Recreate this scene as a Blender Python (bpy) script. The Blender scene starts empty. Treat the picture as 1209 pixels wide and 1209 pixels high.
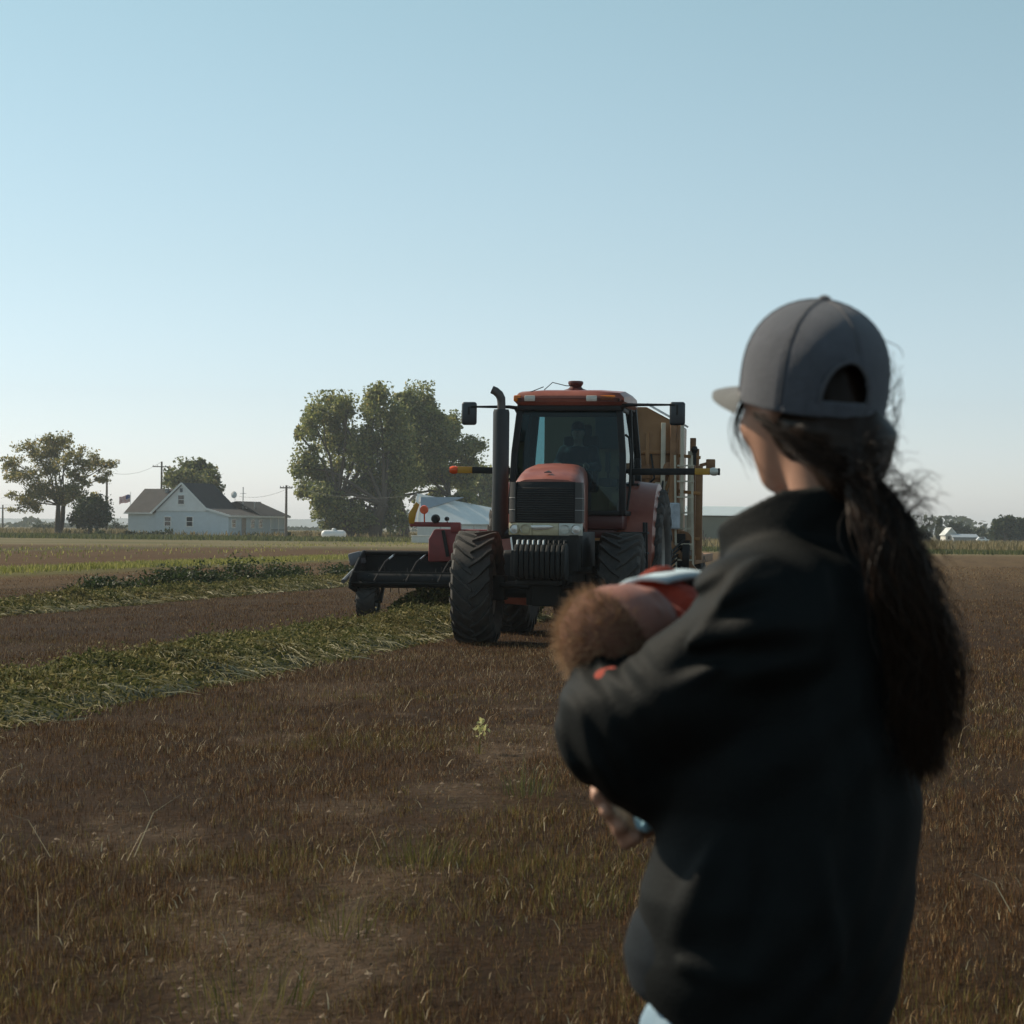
import bpy, bmesh, math, random
import numpy as np
from mathutils import Vector, Matrix, Euler
R = math.radians
random.seed(7); rng = np.random.default_rng(11)
S = bpy.context.scene
COL = S.collection

# ---------------------------------------------------------------- camera
CAM_H = 1.40; FPX = 2519.0; ROLL = R(0.65)
cd = bpy.data.cameras.new('camera'); cam = bpy.data.objects.new('camera', cd); COL.objects.link(cam)
cd.sensor_fit = 'HORIZONTAL'; cd.sensor_width = 24.0; cd.lens = 24.0*FPX/1209.0
cd.shift_y = (624-604.5)/1209.0
cd.clip_start = 0.05; cd.clip_end = 20000
cd.dof.use_dof = True; cd.dof.focus_distance = 27.0; cd.dof.aperture_fstop = 7.2
right = Vector((math.cos(ROLL), 0, math.sin(ROLL))); up = Vector((-math.sin(ROLL), 0, math.cos(ROLL))); fwd = Vector((0, 1, 0))
M = Matrix((( right.x, up.x, -fwd.x), (right.y, up.y, -fwd.y), (right.z, up.z, -fwd.z))).to_4x4()
M.translation = Vector((0, 0, CAM_H)); cam.matrix_world = M
S.camera = cam

# ---------------------------------------------------------------- sky and sun
SUN_AZ = R(-60)      # from +Y, negative = left
SUN_EL = R(38)
w = bpy.data.worlds.new('World'); S.world = w; w.use_nodes = True
nt = w.node_tree; bg = nt.nodes['Background']
sky = nt.nodes.new('ShaderNodeTexSky'); sky.sky_type = 'NISHITA'; sky.sun_disc = False
sky.sun_elevation = SUN_EL; sky.sun_rotation = SUN_AZ
sky.altitude = 900; sky.air_density = 1.0; sky.dust_density = 0.7; sky.ozone_density = 1.5
hsv = nt.nodes.new('ShaderNodeHueSaturation'); hsv.inputs['Saturation'].default_value = 0.62; hsv.inputs['Hue'].default_value = 0.49; hsv.inputs['Value'].default_value = 0.94
nt.links.new(sky.outputs[0], hsv.inputs['Color']); tcw = nt.nodes.new('ShaderNodeTexCoord'); sep = nt.nodes.new('ShaderNodeSeparateXYZ'); nt.links.new(tcw.outputs['Generated'], sep.inputs[0])
grade = nt.nodes.new('ShaderNodeValToRGB'); GR_ = grade.color_ramp; nt.links.new(sep.outputs['Z'], grade.inputs['Fac'])      # air colour by height above the horizon
GR_.elements[0].position = 0.0; GR_.elements[0].color = (1.0, 1.01, 1.13, 1); GR_.elements[1].position = .26; GR_.elements[1].color = (.84, 1.04, .98, 1)
e_ = GR_.elements.new(.12); e_.color = (.89, .98, .975, 1)
tint = nt.nodes.new('ShaderNodeMix'); tint.data_type = 'RGBA'; tint.blend_type = 'MULTIPLY'; tint.inputs[0].default_value = 1.0
nt.links.new(hsv.outputs[0], tint.inputs[6]); nt.links.new(grade.outputs[0], tint.inputs[7]); nt.links.new(tint.outputs[2], bg.inputs[0])
bg.inputs[1].default_value = 0.127
sd = bpy.data.lights.new('sun', 'SUN'); sun = bpy.data.objects.new('sun', sd); COL.objects.link(sun)
sd.energy = 5.0; sd.angle = R(0.53); sd.color = (1.0, 0.87, 0.68)
sdir = Vector((math.sin(SUN_AZ)*math.cos(SUN_EL), math.cos(SUN_AZ)*math.cos(SUN_EL), math.sin(SUN_EL)))
sun.rotation_euler = sdir.to_track_quat('Z', 'Y').to_euler()
S.view_settings.view_transform = 'Standard'; S.view_settings.look = 'None'
S.view_settings.gamma = 1.0; S.view_settings.exposure = 0.0; S.view_settings.use_curve_mapping = False

# ---------------------------------------------------------------- measuring: a spot seen at (px,py) that stands D metres away
def at(px, py, D):
    dx, dy = px-604.5, py-624.0
    c, s = math.cos(ROLL), math.sin(ROLL)
    x = dx*c + dy*s; y = -dx*s + dy*c
    return Vector((x/FPX*D, D, CAM_H - y/FPX*D))

# ---------------------------------------------------------------- tagging
def tag(o, label=None, cat=None, group=None, kind=None):
    if label: o['label'] = label
    if cat: o['category'] = cat
    if group: o['group'] = group
    if kind: o['kind'] = kind
    return o
def thing(name, label, cat, loc=(0,0,0), rz=0.0, group=None):
    o = bpy.data.objects.new(name, None); COL.objects.link(o)
    o.location = loc; o.rotation_euler = (0, 0, rz); o.empty_display_size = 0.2
    return tag(o, label, cat, group)

# ---------------------------------------------------------------- materials
def mat(name, col, rough=0.6, metal=0.0, var=0.25, scale=8.0, bump=0.0, bscale=40.0, col2=None, spec=0.5, coat=0.0, obj=True):
    m = bpy.data.materials.new(name); m.use_nodes = True
    n = m.node_tree.nodes; l = m.node_tree.links; b = n['Principled BSDF']
    tc = n.new('ShaderNodeTexCoord'); no = n.new('ShaderNodeTexNoise'); no.inputs['Scale'].default_value = scale
    no.inputs['Detail'].default_value = 6; no.inputs['Roughness'].default_value = 0.65
    l.new(tc.outputs['Object'], no.inputs['Vector'])
    cr = n.new('ShaderNodeValToRGB')
    c1 = [min(1, c*(1-var)) for c in col]; c2 = [min(1, c*(1+var)) for c in (col2 or col)]
    cr.color_ramp.elements[0].position = 0.3; cr.color_ramp.elements[1].position = 0.72
    cr.color_ramp.elements[0].color = (*c1, 1); cr.color_ramp.elements[1].color = (*c2, 1)
    l.new(no.outputs['Fac'], cr.inputs['Fac']); l.new(cr.outputs[0], b.inputs['Base Color'])
    b.inputs['Roughness'].default_value = rough; b.inputs['Metallic'].default_value = metal
    b.inputs['Specular IOR Level'].default_value = spec
    if coat: b.inputs['Coat Weight'].default_value = coat; b.inputs['Coat Roughness'].default_value = 0.15
    if bump:
        n2 = n.new('ShaderNodeTexNoise'); n2.inputs['Scale'].default_value = bscale; n2.inputs['Detail'].default_value = 5
        l.new(tc.outputs['Object'], n2.inputs['Vector'])
        bp = n.new('ShaderNodeBump'); bp.inputs['Strength'].default_value = bump; bp.inputs['Distance'].default_value = 0.02
        l.new(n2.outputs['Fac'], bp.inputs['Height']); l.new(bp.outputs[0], b.inputs['Normal'])
    return m
def leafmat(name, stops, trans=0.4, rough=0.6, spec=0.3):
    """leaf / blade material: one colour per leaf, some light passes through"""
    m = bpy.data.materials.new(name); m.use_nodes = True
    n = m.node_tree.nodes; l = m.node_tree.links; b = n['Principled BSDF']; out = n['Material Output']
    g = n.new('ShaderNodeNewGeometry'); cr = n.new('ShaderNodeValToRGB')
    el = cr.color_ramp.elements
    while len(el) < len(stops): el.new(0.5)
    for i, (p, c) in enumerate(stops): el[i].position = p; el[i].color = (*c, 1)
    l.new(g.outputs['Random Per Island'], cr.inputs['Fac'])
    l.new(cr.outputs[0], b.inputs['Base Color']); b.inputs['Roughness'].default_value = rough; b.inputs['Specular IOR Level'].default_value = spec
    t = n.new('ShaderNodeBsdfTranslucent'); l.new(cr.outputs[0], t.inputs['Color'])
    mx = n.new('ShaderNodeMixShader'); mx.inputs[0].default_value = trans
    l.new(b.outputs[0], mx.inputs[1]); l.new(t.outputs[0], mx.inputs[2]); l.new(mx.outputs[0], out.inputs['Surface'])
    return m
def glassmat(name, tint, rough=0.03, ior=1.45):
    m = bpy.data.materials.new(name); m.use_nodes = True
    n = m.node_tree.nodes; l = m.node_tree.links; out = n['Material Output']; n.remove(n['Principled BSDF'])
    t = n.new('ShaderNodeBsdfTransparent'); t.inputs[0].default_value = (*tint, 1)
    g = n.new('ShaderNodeBsdfGlossy'); g.inputs['Roughness'].default_value = rough; g.inputs['Color'].default_value = (.9, .95, .95, 1)
    f = n.new('ShaderNodeFresnel'); f.inputs['IOR'].default_value = ior
    mx = n.new('ShaderNodeMixShader'); l.new(f.outputs[0], mx.inputs[0]); l.new(t.outputs[0], mx.inputs[1]); l.new(g.outputs[0], mx.inputs[2])
    l.new(mx.outputs[0], out.inputs['Surface'])
    return m

# ---------------------------------------------------------------- mesh builder
class MB:
    def __init__(s): s.v = []; s.f = []; s.m = []; s.mi = 0
    def add(s, vs, fs):
        o = len(s.v); s.v += [tuple(p) for p in vs]
        for f in fs: s.f.append([i+o for i in f]); s.m.append(s.mi)
        return s
    def box(s, c, d, rot=None):
        hx, hy, hz = d[0]/2, d[1]/2, d[2]/2
        vs = [Vector((x*hx, y*hy, z*hz)) for z in (-1,1) for y in (-1,1) for x in (-1,1)]
        if rot is not None:
            e = rot if isinstance(rot, Matrix) else Euler(rot).to_matrix()
            vs = [e @ q for q in vs]
        c = Vector(c)
        return s.add([q+c for q in vs], [(0,2,3,1),(4,5,7,6),(0,1,5,4),(2,6,7,3),(0,4,6,2),(1,3,7,5)])
    def bar(s, a, b, wd, hd=None, upv=(0,0,1)):
        a, b = Vector(a), Vector(b); hd = hd or wd
        d = (b-a); L = d.length; d.normalize(); u = Vector(upv)
        if abs(d.dot(u)) > 0.98: u = Vector((0,1,0))
        x = d.cross(u).normalized(); z = x.cross(d).normalized()
        m = Matrix((x, d, z)).transposed()
        return s.box((a+b)/2, (wd, L, hd), m)
    def tube(s, pts, rad, n=8, caps=True):
        pts = [Vector(p) for p in pts]; k = len(pts)
        rad = rad if isinstance(rad, (list, tuple)) else [rad]*k
        vs, fs = [], []; px = None
        for i, p in enumerate(pts):
            d = (pts[min(i+1,k-1)]-pts[max(i-1,0)]).normalized()
            if px is None:
                u = Vector((0,0,1)) if abs(d.z) < 0.9 else Vector((1,0,0)); px = d.cross(u).normalized()
            else:
                px = (px - d*px.dot(d)).normalized()
            py = d.cross(px)
            for j in range(n):
                a = 2*math.pi*j/n; vs.append(p + (px*math.cos(a)+py*math.sin(a))*rad[i])
        for i in range(k-1):
            for j in range(n):
                a, b = i*n+j, i*n+(j+1)%n; fs.append((a, b, b+n, a+n))
        if caps: fs.append(list(range(n))[::-1]); fs.append([(k-1)*n+j for j in range(n)])
        return s.add(vs, fs)
    def lathe(s, prof, c=(0,0,0), axis='X', n=32, close=False):
        """prof: (axial, radius)"""
        vs, fs = [], []; c = Vector(c); k = len(prof)
        for (a, r) in prof:
            for j in range(n):
                t = 2*math.pi*j/n; y, z = r*math.cos(t), r*math.sin(t)
                q = {'X': (a, y, z), 'Y': (z, a, y), 'Z': (y, z, a)}[axis]; vs.append(Vector(q)+c)
        for i in range(k-1 if not close else k):
            for j in range(n):
                a, b = i*n+j, i*n+(j+1)%n; a2, b2 = ((i+1)%k)*n+j, ((i+1)%k)*n+(j+1)%n
                fs.append((a, b, b2, a2))
        return s.add(vs, fs)
    def loft(s, secs, caps=True, closed=True):
        n = len(secs[0]); vs = [p for q in secs for p in q]; fs = []
        for i in range(len(secs)-1):
            for j in range(n if closed else n-1):
                a, b = i*n+j, i*n+(j+1)%n; fs.append((a, b, b+n, a+n))
        if caps and closed: fs.append(list(range(n))[::-1]); fs.append([(len(secs)-1)*n+j for j in range(n)])
        return s.add(vs, fs)
    def prism(s, poly, ext):
        """poly: 3D points, ext: extrusion vector"""
        e = Vector(ext); poly = [Vector(p) for p in poly]; n = len(poly)
        return s.add(poly+[p+e for p in poly], [list(range(n))[::-1], list(range(n, 2*n))]+[(i, (i+1)%n, (i+1)%n+n, i+n) for i in range(n)])
    def build(s, name, m, parent=None, bevel=0.0, smooth=30, seg=2, loc=None):
        me = bpy.data.meshes.new(name); me.from_pydata(s.v, [], s.f); me.update()
        return finish(me, name, m, parent, bevel, smooth, seg, s.m if s.mi else None, loc)
def finish(me, name, m, parent=None, bevel=0.0, smooth=30, seg=2, mi=None, loc=None):
    for x in (m if isinstance(m, (list, tuple)) else [m]): me.materials.append(x)
    if mi is not None: me.polygons.foreach_set('material_index', mi)
    bm = bmesh.new(); bm.from_mesh(me)
    bmesh.ops.recalc_face_normals(bm, faces=bm.faces)
    if bevel:
        es = [e for e in bm.edges if len(e.link_faces) == 2 and e.calc_face_angle(0) > R(35)]
        bmesh.ops.bevel(bm, geom=es, offset=bevel, segments=seg, affect='EDGES', profile=0.5, clamp_overlap=True)
    bm.to_mesh(me); bm.free()
    if smooth:
        me.polygons.foreach_set('use_smooth', [True]*len(me.polygons)); me.set_sharp_from_angle(angle=R(smooth))
    o = bpy.data.objects.new(name, me); COL.objects.link(o)
    if parent is not None: o.parent = parent
    if loc is not None: o.location = loc
    return o
def npmesh(name, verts, faces_flat, nper, m, parent=None, mi=None, smooth=False):
    """fast mesh from numpy: all faces with nper corners"""
    me = bpy.data.meshes.new(name); nf = len(faces_flat)//nper
    me.vertices.add(len(verts)); me.vertices.foreach_set('co', np.ascontiguousarray(verts, dtype=np.float32).ravel())
    me.loops.add(len(faces_flat)); me.loops.foreach_set('vertex_index', np.ascontiguousarray(faces_flat, dtype=np.int32))
    me.polygons.add(nf); me.polygons.foreach_set('loop_start', np.arange(nf, dtype=np.int32)*nper)
    for x in (m if isinstance(m, (list, tuple)) else [m]): me.materials.append(x)
    if mi is not None: me.polygons.foreach_set('material_index', np.ascontiguousarray(mi, dtype=np.int32))
    if smooth: me.polygons.foreach_set('use_smooth', np.ones(nf, dtype=bool))
    me.update(calc_edges=True); me.validate()
    o = bpy.data.objects.new(name, me); COL.objects.link(o)
    if parent is not None: o.parent = parent
    return o

# ---------------------------------------------------------------- small numpy noise
class Noise2:
    def __init__(s, seed, n=256): s.g = np.random.default_rng(seed).random((n, n)); s.n = n
    def __call__(s, x, y):
        xi, yi = np.floor(x).astype(int), np.floor(y).astype(int); fx, fy = x-xi, y-yi
        fx = fx*fx*(3-2*fx); fy = fy*fy*(3-2*fy); n = s.n; g = s.g
        a = g[xi%n, yi%n]; b = g[(xi+1)%n, yi%n]; c = g[xi%n, (yi+1)%n]; d = g[(xi+1)%n, (yi+1)%n]
        return (a*(1-fx)+b*fx)*(1-fy)+(c*(1-fx)+d*fx)*fy
    def fbm(s, x, y, o=4):
        v = 0; a = 0.5; t = 0
        for i in range(o): v = v + a*s(x*2**i+17*i, y*2**i+31*i); t += a; a *= 0.5
        return v/t
N1 = Noise2(3)

# ---------------------------------------------------------------- signed distance fields for bodies and cloth
class SDF:
    def __init__(s, lo, hi, h):
        s.lo = np.array(lo, float); s.h = h
        s.n = np.ceil((np.array(hi)-s.lo)/h).astype(int)+1
        s.F = np.full(tuple(s.n), 0.5, dtype=np.float32)
        s.ax = [s.lo[i]+np.arange(s.n[i])*h for i in range(3)]
    def sub(s, lo, hi):
        a = np.clip(np.floor((np.array(lo)-s.lo)/s.h).astype(int), 0, s.n); b = np.clip(np.ceil((np.array(hi)-s.lo)/s.h).astype(int)+1, 0, s.n)
        sl = tuple(slice(a[i], b[i]) for i in range(3))
        X = s.ax[0][sl[0]][:,None,None]; Y = s.ax[1][sl[1]][None,:,None]; Z = s.ax[2][sl[2]][None,None,:]
        return sl, X, Y, Z
    def mix(s, sl, d, k, op='u'):
        f = s.F[sl]
        if f.size == 0: return
        if op == 'u':
            if k > 0:
                hh = np.clip(0.5+0.5*(f-d)/k, 0, 1); s.F[sl] = f*(1-hh)+d*hh - k*hh*(1-hh)
            else: s.F[sl] = np.minimum(f, d)
        elif op == 'd':
            if k > 0:
                hh = np.clip(0.5-0.5*(f+d)/k, 0, 1); s.F[sl] = f*(1-hh)+(-d)*hh + k*hh*(1-hh)
            else: s.F[sl] = np.maximum(f, -d)
    def cap(s, a, b, ra, rb=None, k=0.02, op='u'):
        rb = ra if rb is None else rb; a = np.array(a, float); b = np.array(b, float); m = max(ra, rb)+k+4*s.h
        sl, X, Y, Z = s.sub(np.minimum(a, b)-m, np.maximum(a, b)+m)
        ab = b-a; L = max((ab**2).sum(), 1e-9)
        t = np.clip(((X-a[0])*ab[0]+(Y-a[1])*ab[1]+(Z-a[2])*ab[2])/L, 0, 1)
        d = np.sqrt((X-a[0]-t*ab[0])**2+(Y-a[1]-t*ab[1])**2+(Z-a[2]-t*ab[2])**2)-(ra+(rb-ra)*t)
        s.mix(sl, d, k, op)
    def chain(s, pts, rads, k=0.02):
        for i in range(len(pts)-1): s.cap(pts[i], pts[i+1], rads[i], rads[i+1], k)
    def ell(s, c, r, ax=None, k=0.02, op='u'):
        """ax: three unit row vectors"""
        c = np.array(c, float); r = np.array(r, float); m = r.max()+k+4*s.h
        sl, X, Y, Z = s.sub(c-m, c+m)
        A = np.eye(3) if ax is None else np.array(ax, float)
        q = [A[i,0]*(X-c[0])+A[i,1]*(Y-c[1])+A[i,2]*(Z-c[2]) for i in range(3)]
        k0 = np.sqrt(sum((q[i]/r[i])**2 for i in range(3))); k1 = np.sqrt(sum((q[i]/r[i]**2)**2 for i in range(3)))+1e-6
        s.mix(sl, k0*(k0-1)/k1, k, op)
    def stack(s, rows, k=0.02):
        """rows: (z, cx, cy, a, b, ang): upright body of elliptical cross-sections; a is the half width along (cos ang, sin ang)"""
        rows = np.array(sorted(rows), float); z = rows[:,0]; m = rows[:,3:5].max()+k+4*s.h
        sl, X, Y, Z = s.sub((rows[:,1].min()-m, rows[:,2].min()-m, z[0]-0.06), (rows[:,1].max()+m, rows[:,2].max()+m, z[-1]+0.06))
        zz = Z.ravel(); I = [np.interp(zz, z, rows[:,i])[None,None,:] for i in range(1, 6)]
        ca, sa = np.cos(I[4]), np.sin(I[4]); u = (X-I[0])*ca+(Y-I[1])*sa; v = -(X-I[0])*sa+(Y-I[1])*ca
        k0 = np.sqrt((u/I[2])**2+(v/I[3])**2); k1 = np.sqrt((u/I[2]**2)**2+(v/I[3]**2)**2)+1e-6
        d = k0*(k0-1)/k1; e = np.maximum(z[0]-Z, Z-z[-1])+0*d
        rr = 0.03; d2 = np.minimum(np.maximum(d+rr, e+rr), 0)+np.sqrt(np.maximum(d+rr, 0)**2+np.maximum(e+rr, 0)**2)-rr
        s.mix(sl, d2, k)
    def mesh(s):
        f = s.F; n = np.array(f.shape); sg = f < 0
        c = lambda i, j, k: (slice(i, n[0]-1+i), slice(j, n[1]-1+j), slice(k, n[2]-1+k))
        cnt = np.zeros(tuple(n-1), np.int8)
        for i in (0,1):
            for j in (0,1):
                for k in (0,1): cnt += sg[c(i,j,k)]
        act = (cnt > 0) & (cnt < 8); idx = np.full(act.shape, -1, np.int64); I, J, K = np.nonzero(act); idx[I,J,K] = np.arange(len(I))
        P = np.zeros((len(I), 3)); W = np.zeros(len(I))
        cor = [(i,j,k) for i in (0,1) for j in (0,1) for k in (0,1)]
        for a in cor:
            for x in range(3):
                if a[x] == 0:
                    b = list(a); b[x] = 1
                    fa = f[I+a[0], J+a[1], K+a[2]]; fb = f[I+b[0], J+b[1], K+b[2]]; m = (fa < 0) != (fb < 0)
                    t = np.where(m, fa/np.where(m, fa-fb, 1), 0)
                    p = np.array(a)[None,:]+t[:,None]*(np.array(b)-np.array(a))[None,:]
                    P += p*m[:,None]; W += m
        P = P/W[:,None]+np.stack([I,J,K], 1); V = s.lo+P*s.h
        Q = []
        for x in range(3):
            y, z = (x+1)%3, (x+2)%3
            lo = [slice(None)]*3; hi = [slice(None)]*3; lo[x] = slice(0, n[x]-1); hi[x] = slice(1, n[x])
            for q in (y, z): lo[q] = slice(1, n[q]-1); hi[q] = slice(1, n[q]-1)
            A = sg[tuple(lo)]; B = sg[tuple(hi)]; m = A != B; g = np.stack(np.nonzero(m), 1)
            g[:,y] += 1; g[:,z] += 1
            def cell(dy, dz):
                q = g.copy(); q[:,y] += dy; q[:,z] += dz; return idx[q[:,0], q[:,1], q[:,2]]
            q = np.stack([cell(-1,-1), cell(0,-1), cell(0,0), cell(-1,0)], 1)
            flip = ~A[m]; q[flip] = q[flip][:,::-1]; Q.append(q)
        return V, np.concatenate(Q)
    def build(s, name, m, parent=None, base=(0,0,0), smooth=1):
        V, Q = s.mesh()
        for _ in range(smooth):
            A = np.zeros_like(V); C = np.zeros(len(V))
            for i in range(4):
                a, b = Q[:,i], Q[:,(i+1)%4]
                np.add.at(A, a, V[b]); np.add.at(A, b, V[a]); np.add.at(C, a, 1); np.add.at(C, b, 1)
            V = V*0.5+0.5*A/np.maximum(C, 1)[:,None]
        return npmesh(name, V-np.array(base), Q.ravel(), 4, m, parent, smooth=True)

def strands(name, paths, rad, m, parent=None, base=(0,0,0)):
    """paths: N x K x 3; three-sided tapering tubes in one mesh"""
    paths = np.asarray(paths); N, K, _ = paths.shape
    d = paths[:,-1]-paths[:,0]; d /= np.linalg.norm(d, axis=1, keepdims=True)+1e-9
    u = np.cross(d, rng.normal(size=(N,3))); u /= np.linalg.norm(u, axis=1, keepdims=True)+1e-9; v = np.cross(d, u)
    tap = np.linspace(1, 0.25, K)**0.8; rr = np.broadcast_to(np.asarray(rad, float).reshape(-1,1), (N,1))*tap[None,:]
    V = np.zeros((N, K, 3, 3))
    for j in range(3):
        a = 2*math.pi*j/3; off = u*math.cos(a)+v*math.sin(a); V[:,:,j] = paths+off[:,None,:]*rr[:,:,None]
    V = V.reshape(-1, 3)-np.array(base)
    b = (np.arange(N)*K*3)[:,None,None]+(np.arange(K-1)*3)[None,:,None]; j = np.arange(3)[None,None,:]; j2 = (j+1)%3
    F = np.stack([b+j, b+j2, b+j2+3, b+j+3], -1).reshape(-1)
    return npmesh(name, V, F, 4, m, parent, smooth=True)

def blades(name, x, y, z, h, wd, lean, leandir, m, mi=None, parent=None, droop=0.35):
    """one bent three-segment blade per point"""
    n = len(x); a = rng.uniform(0, 2*math.pi, n); ux, uy = np.cos(a)*wd/2, np.sin(a)*wd/2
    lx, ly = np.cos(leandir)*lean*h, np.sin(leandir)*lean*h
    V = np.zeros((n, 5, 3))
    V[:,0] = np.stack([x-ux, y-uy, z], 1); V[:,1] = np.stack([x+ux, y+uy, z], 1)
    V[:,2] = np.stack([x+ux*.8+lx*droop, y+uy*.8+ly*droop, z+h*.55], 1); V[:,3] = np.stack([x-ux*.8+lx*droop, y-uy*.8+ly*droop, z+h*.55], 1)
    hz = h*np.sqrt(np.clip(1-(lean*0.7)**2, 0.05, 1))
    V[:,4] = np.stack([x+lx, y+ly, z+hz], 1)
    b = np.arange(n)*5
    T = np.stack([b, b+1, b+2, b, b+2, b+3, b+3, b+2, b+4], 1).ravel()
    return npmesh(name, V.reshape(-1,3), T, 3, m, parent, None if mi is None else np.repeat(mi, 3))
def leaves(P, size, asp=0.55, flat=0.0):
    """verts and quad indices of diamond leaves at points P"""
    n = len(P); d = rng.normal(size=(n,3)); d[:,2] -= flat; d /= np.linalg.norm(d, axis=1, keepdims=True)
    e = np.cross(d, rng.normal(size=(n,3))); e /= np.linalg.norm(e, axis=1, keepdims=True)
    s = (np.asarray(size)*rng.uniform(0.6, 1.35, n))[:,None]
    V = np.stack([P-d*s*.5, P+e*s*asp*.5, P+d*s*.5, P-e*s*asp*.5], 1).reshape(-1,3)
    return V, np.arange(4*n)
# ================================================================= GROUND
UX, UY = math.sin(R(11.8)), math.cos(R(11.8))          # direction of the crop rows
def row_xy(u, v): return u*UX+v*UY, u*UY-v*UX
def to_row(x, y): return x*UX+y*UY, x*UY-y*UX

def ground_material():
    m = bpy.data.materials.new('stubble_soil'); m.use_nodes = True
    n = m.node_tree.nodes; l = m.node_tree.links; b = n['Principled BSDF']; b.inputs['Roughness'].default_value = 0.95; b.inputs['Specular IOR Level'].default_value = 0.1
    g = n.new('ShaderNodeNewGeometry')
    def dot(vec):
        d = n.new('ShaderNodeVectorMath'); d.operation = 'DOT_PRODUCT'; d.inputs[1].default_value = vec; l.new(g.outputs['Position'], d.inputs[0]); return d.outputs['Value']
    def mrange(src, a, c, e=0.0, f=1.0):
        q = n.new('ShaderNodeMapRange'); q.inputs[1].default_value = a; q.inputs[2].default_value = c; q.inputs[3].default_value = e; q.inputs[4].default_value = f; l.new(src, q.inputs[0]); return q.outputs[0]
    def noise(scale, detail=5, vec=None, rough=0.6):
        q = n.new('ShaderNodeTexNoise'); q.inputs['Scale'].default_value = scale; q.inputs['Detail'].default_value = detail; q.inputs['Roughness'].default_value = rough
        l.new(vec if vec is not None else g.outputs['Position'], q.inputs['Vector']); return q.outputs['Fac']
    def math_(op, a, c):
        q = n.new('ShaderNodeMath'); q.operation = op
        for i, x in enumerate((a, c)):
            if isinstance(x, (int, float)): q.inputs[i].default_value = x
            else: l.new(x, q.inputs[i])
        return q.outputs[0]
    def mix(f, a, c, blend='MIX'):
        q = n.new('ShaderNodeMix'); q.data_type = 'RGBA'; q.blend_type = blend; q.clamp_factor = True
        for s_, x in ((q.inputs[0], f), (q.inputs[6], a), (q.inputs[7], c)):
            if isinstance(x, (int, float)): s_.default_value = x
            elif isinstance(x, tuple): s_.default_value = (*x, 1)
            else: l.new(x, s_)
        return q.outputs[2]
    def ramp(src, stops):
        q = n.new('ShaderNodeValToRGB'); el = q.color_ramp.elements
        while len(el) < len(stops): el.new(0.5)
        for i, (p, c) in enumerate(stops): el[i].position = p; el[i].color = (*c, 1)
        l.new(src, q.inputs[0]); return q.outputs[0]
    v = dot((UY, -UX, 0)); u = dot((UX, UY, 0)); Y = dot((0, 1, 0)); X = dot((1, 0, 0))
    cmb = n.new('ShaderNodeCombineXYZ'); l.new(math_('MULTIPLY', v, 1.0), cmb.inputs[0]); l.new(math_('MULTIPLY', u, 0.04), cmb.inputs[1])
    streak = noise(1.3, 4, cmb.outputs[0], 0.7)
    wob = math_('MULTIPLY', math_('SUBTRACT', noise(0.12, 4), 0.5), 3.0)
    vv = math_('ADD', v, wob)
    BR = (.036, .019, .007); BR2 = (.094, .054, .022); TAN = (.14, .10, .06); YG = (.115, .11, .035); GR = (.085, .075, .034)
    band = ramp(mrange(vv, -120, 40), [(0, TAN), (.28, TAN), (.40, BR2), (.455, GR), (.47, BR2), (.56, BR2), (.573, YG), (.592, YG), (.605, BR2), (.64, BR), (.80, BR), (1, BR2)])
    band = mix(mrange(Y, 28, 85, 0, .8), band, mix(mrange(vv, -20, -24), (.135, .092, .046), band))
    col = mix(mrange(noise(2.2, 6), .35, .7), band, (1.45, 1.35, 1.2), 'MULTIPLY')
    col = mix(mrange(noise(30, 4), .3, .7), col, (.55, .52, .5), 'MULTIPLY')
    col = mix(mrange(streak, .42, .68, 0, .8), col, (.62, .56, .52), 'MULTIPLY')
    # far ground: pale dry grass, a green verge, olive grass near the house
    far = mix(mrange(noise(.05, 5), .4, .62), (.17, .135, .07), (.10, .095, .04))
    far = mix(mrange(Y, 210, 260), far, (.16, .14, .085))
    col = mix(mrange(math_('ADD', Y, math_('MULTIPLY', wob, 6)), 128, 150), col, far)
    # bare wheel track near the camera: pale dried mud between the stalks
    tr = math_('ABSOLUTE', math_('SUBTRACT', X, math_('ADD', math_('MULTIPLY', math_('SUBTRACT', Y, 6.3), .085), -.72)), 0)
    tr = math_('ADD', tr, math_('MULTIPLY', noise(2.2, 8, None, .75), .75))
    col = mix(math_('MULTIPLY', mrange(tr, .50, .20, 0, .55), mrange(Y, 20, 8)), col, (.085, .060, .042))
    ba = n.new('ShaderNodeAttribute'); ba.attribute_name = 'bare'; col = mix(math_('MULTIPLY', ba.outputs['Fac'], mrange(noise(9, 8, None, .8), .35, .65, .1, .7)), col, (.13, .088, .055))
    l.new(col, b.inputs['Base Color'])
    bp = n.new('ShaderNodeBump'); bp.inputs['Strength'].default_value = 0.9; bp.inputs['Distance'].default_value = 0.05
    l.new(noise(14, 7), bp.inputs['Height']); l.new(bp.outputs[0], b.inputs['Normal'])
    return m
NBARE = Noise2(77)
def bare_mask(x, y):
    """0..1: where the ground between the stalks is bare dried mud"""
    a = np.clip((NBARE.fbm(x*1.3+20, y*.75+3, 5)-.60)*9, 0, .8)*np.clip((24-y)/8, 0, 1)
    tr = np.clip(1.15-np.abs(x-(-.72+(y-6.3)*.085))/.42, 0, 1)*np.clip((20-y)/8, 0, 1)
    return np.clip(a*.9+tr*np.clip((NBARE.fbm(x*2.6+7, y*1.4+50, 5)-.47)*5, 0, .75), 0, 1)
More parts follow.
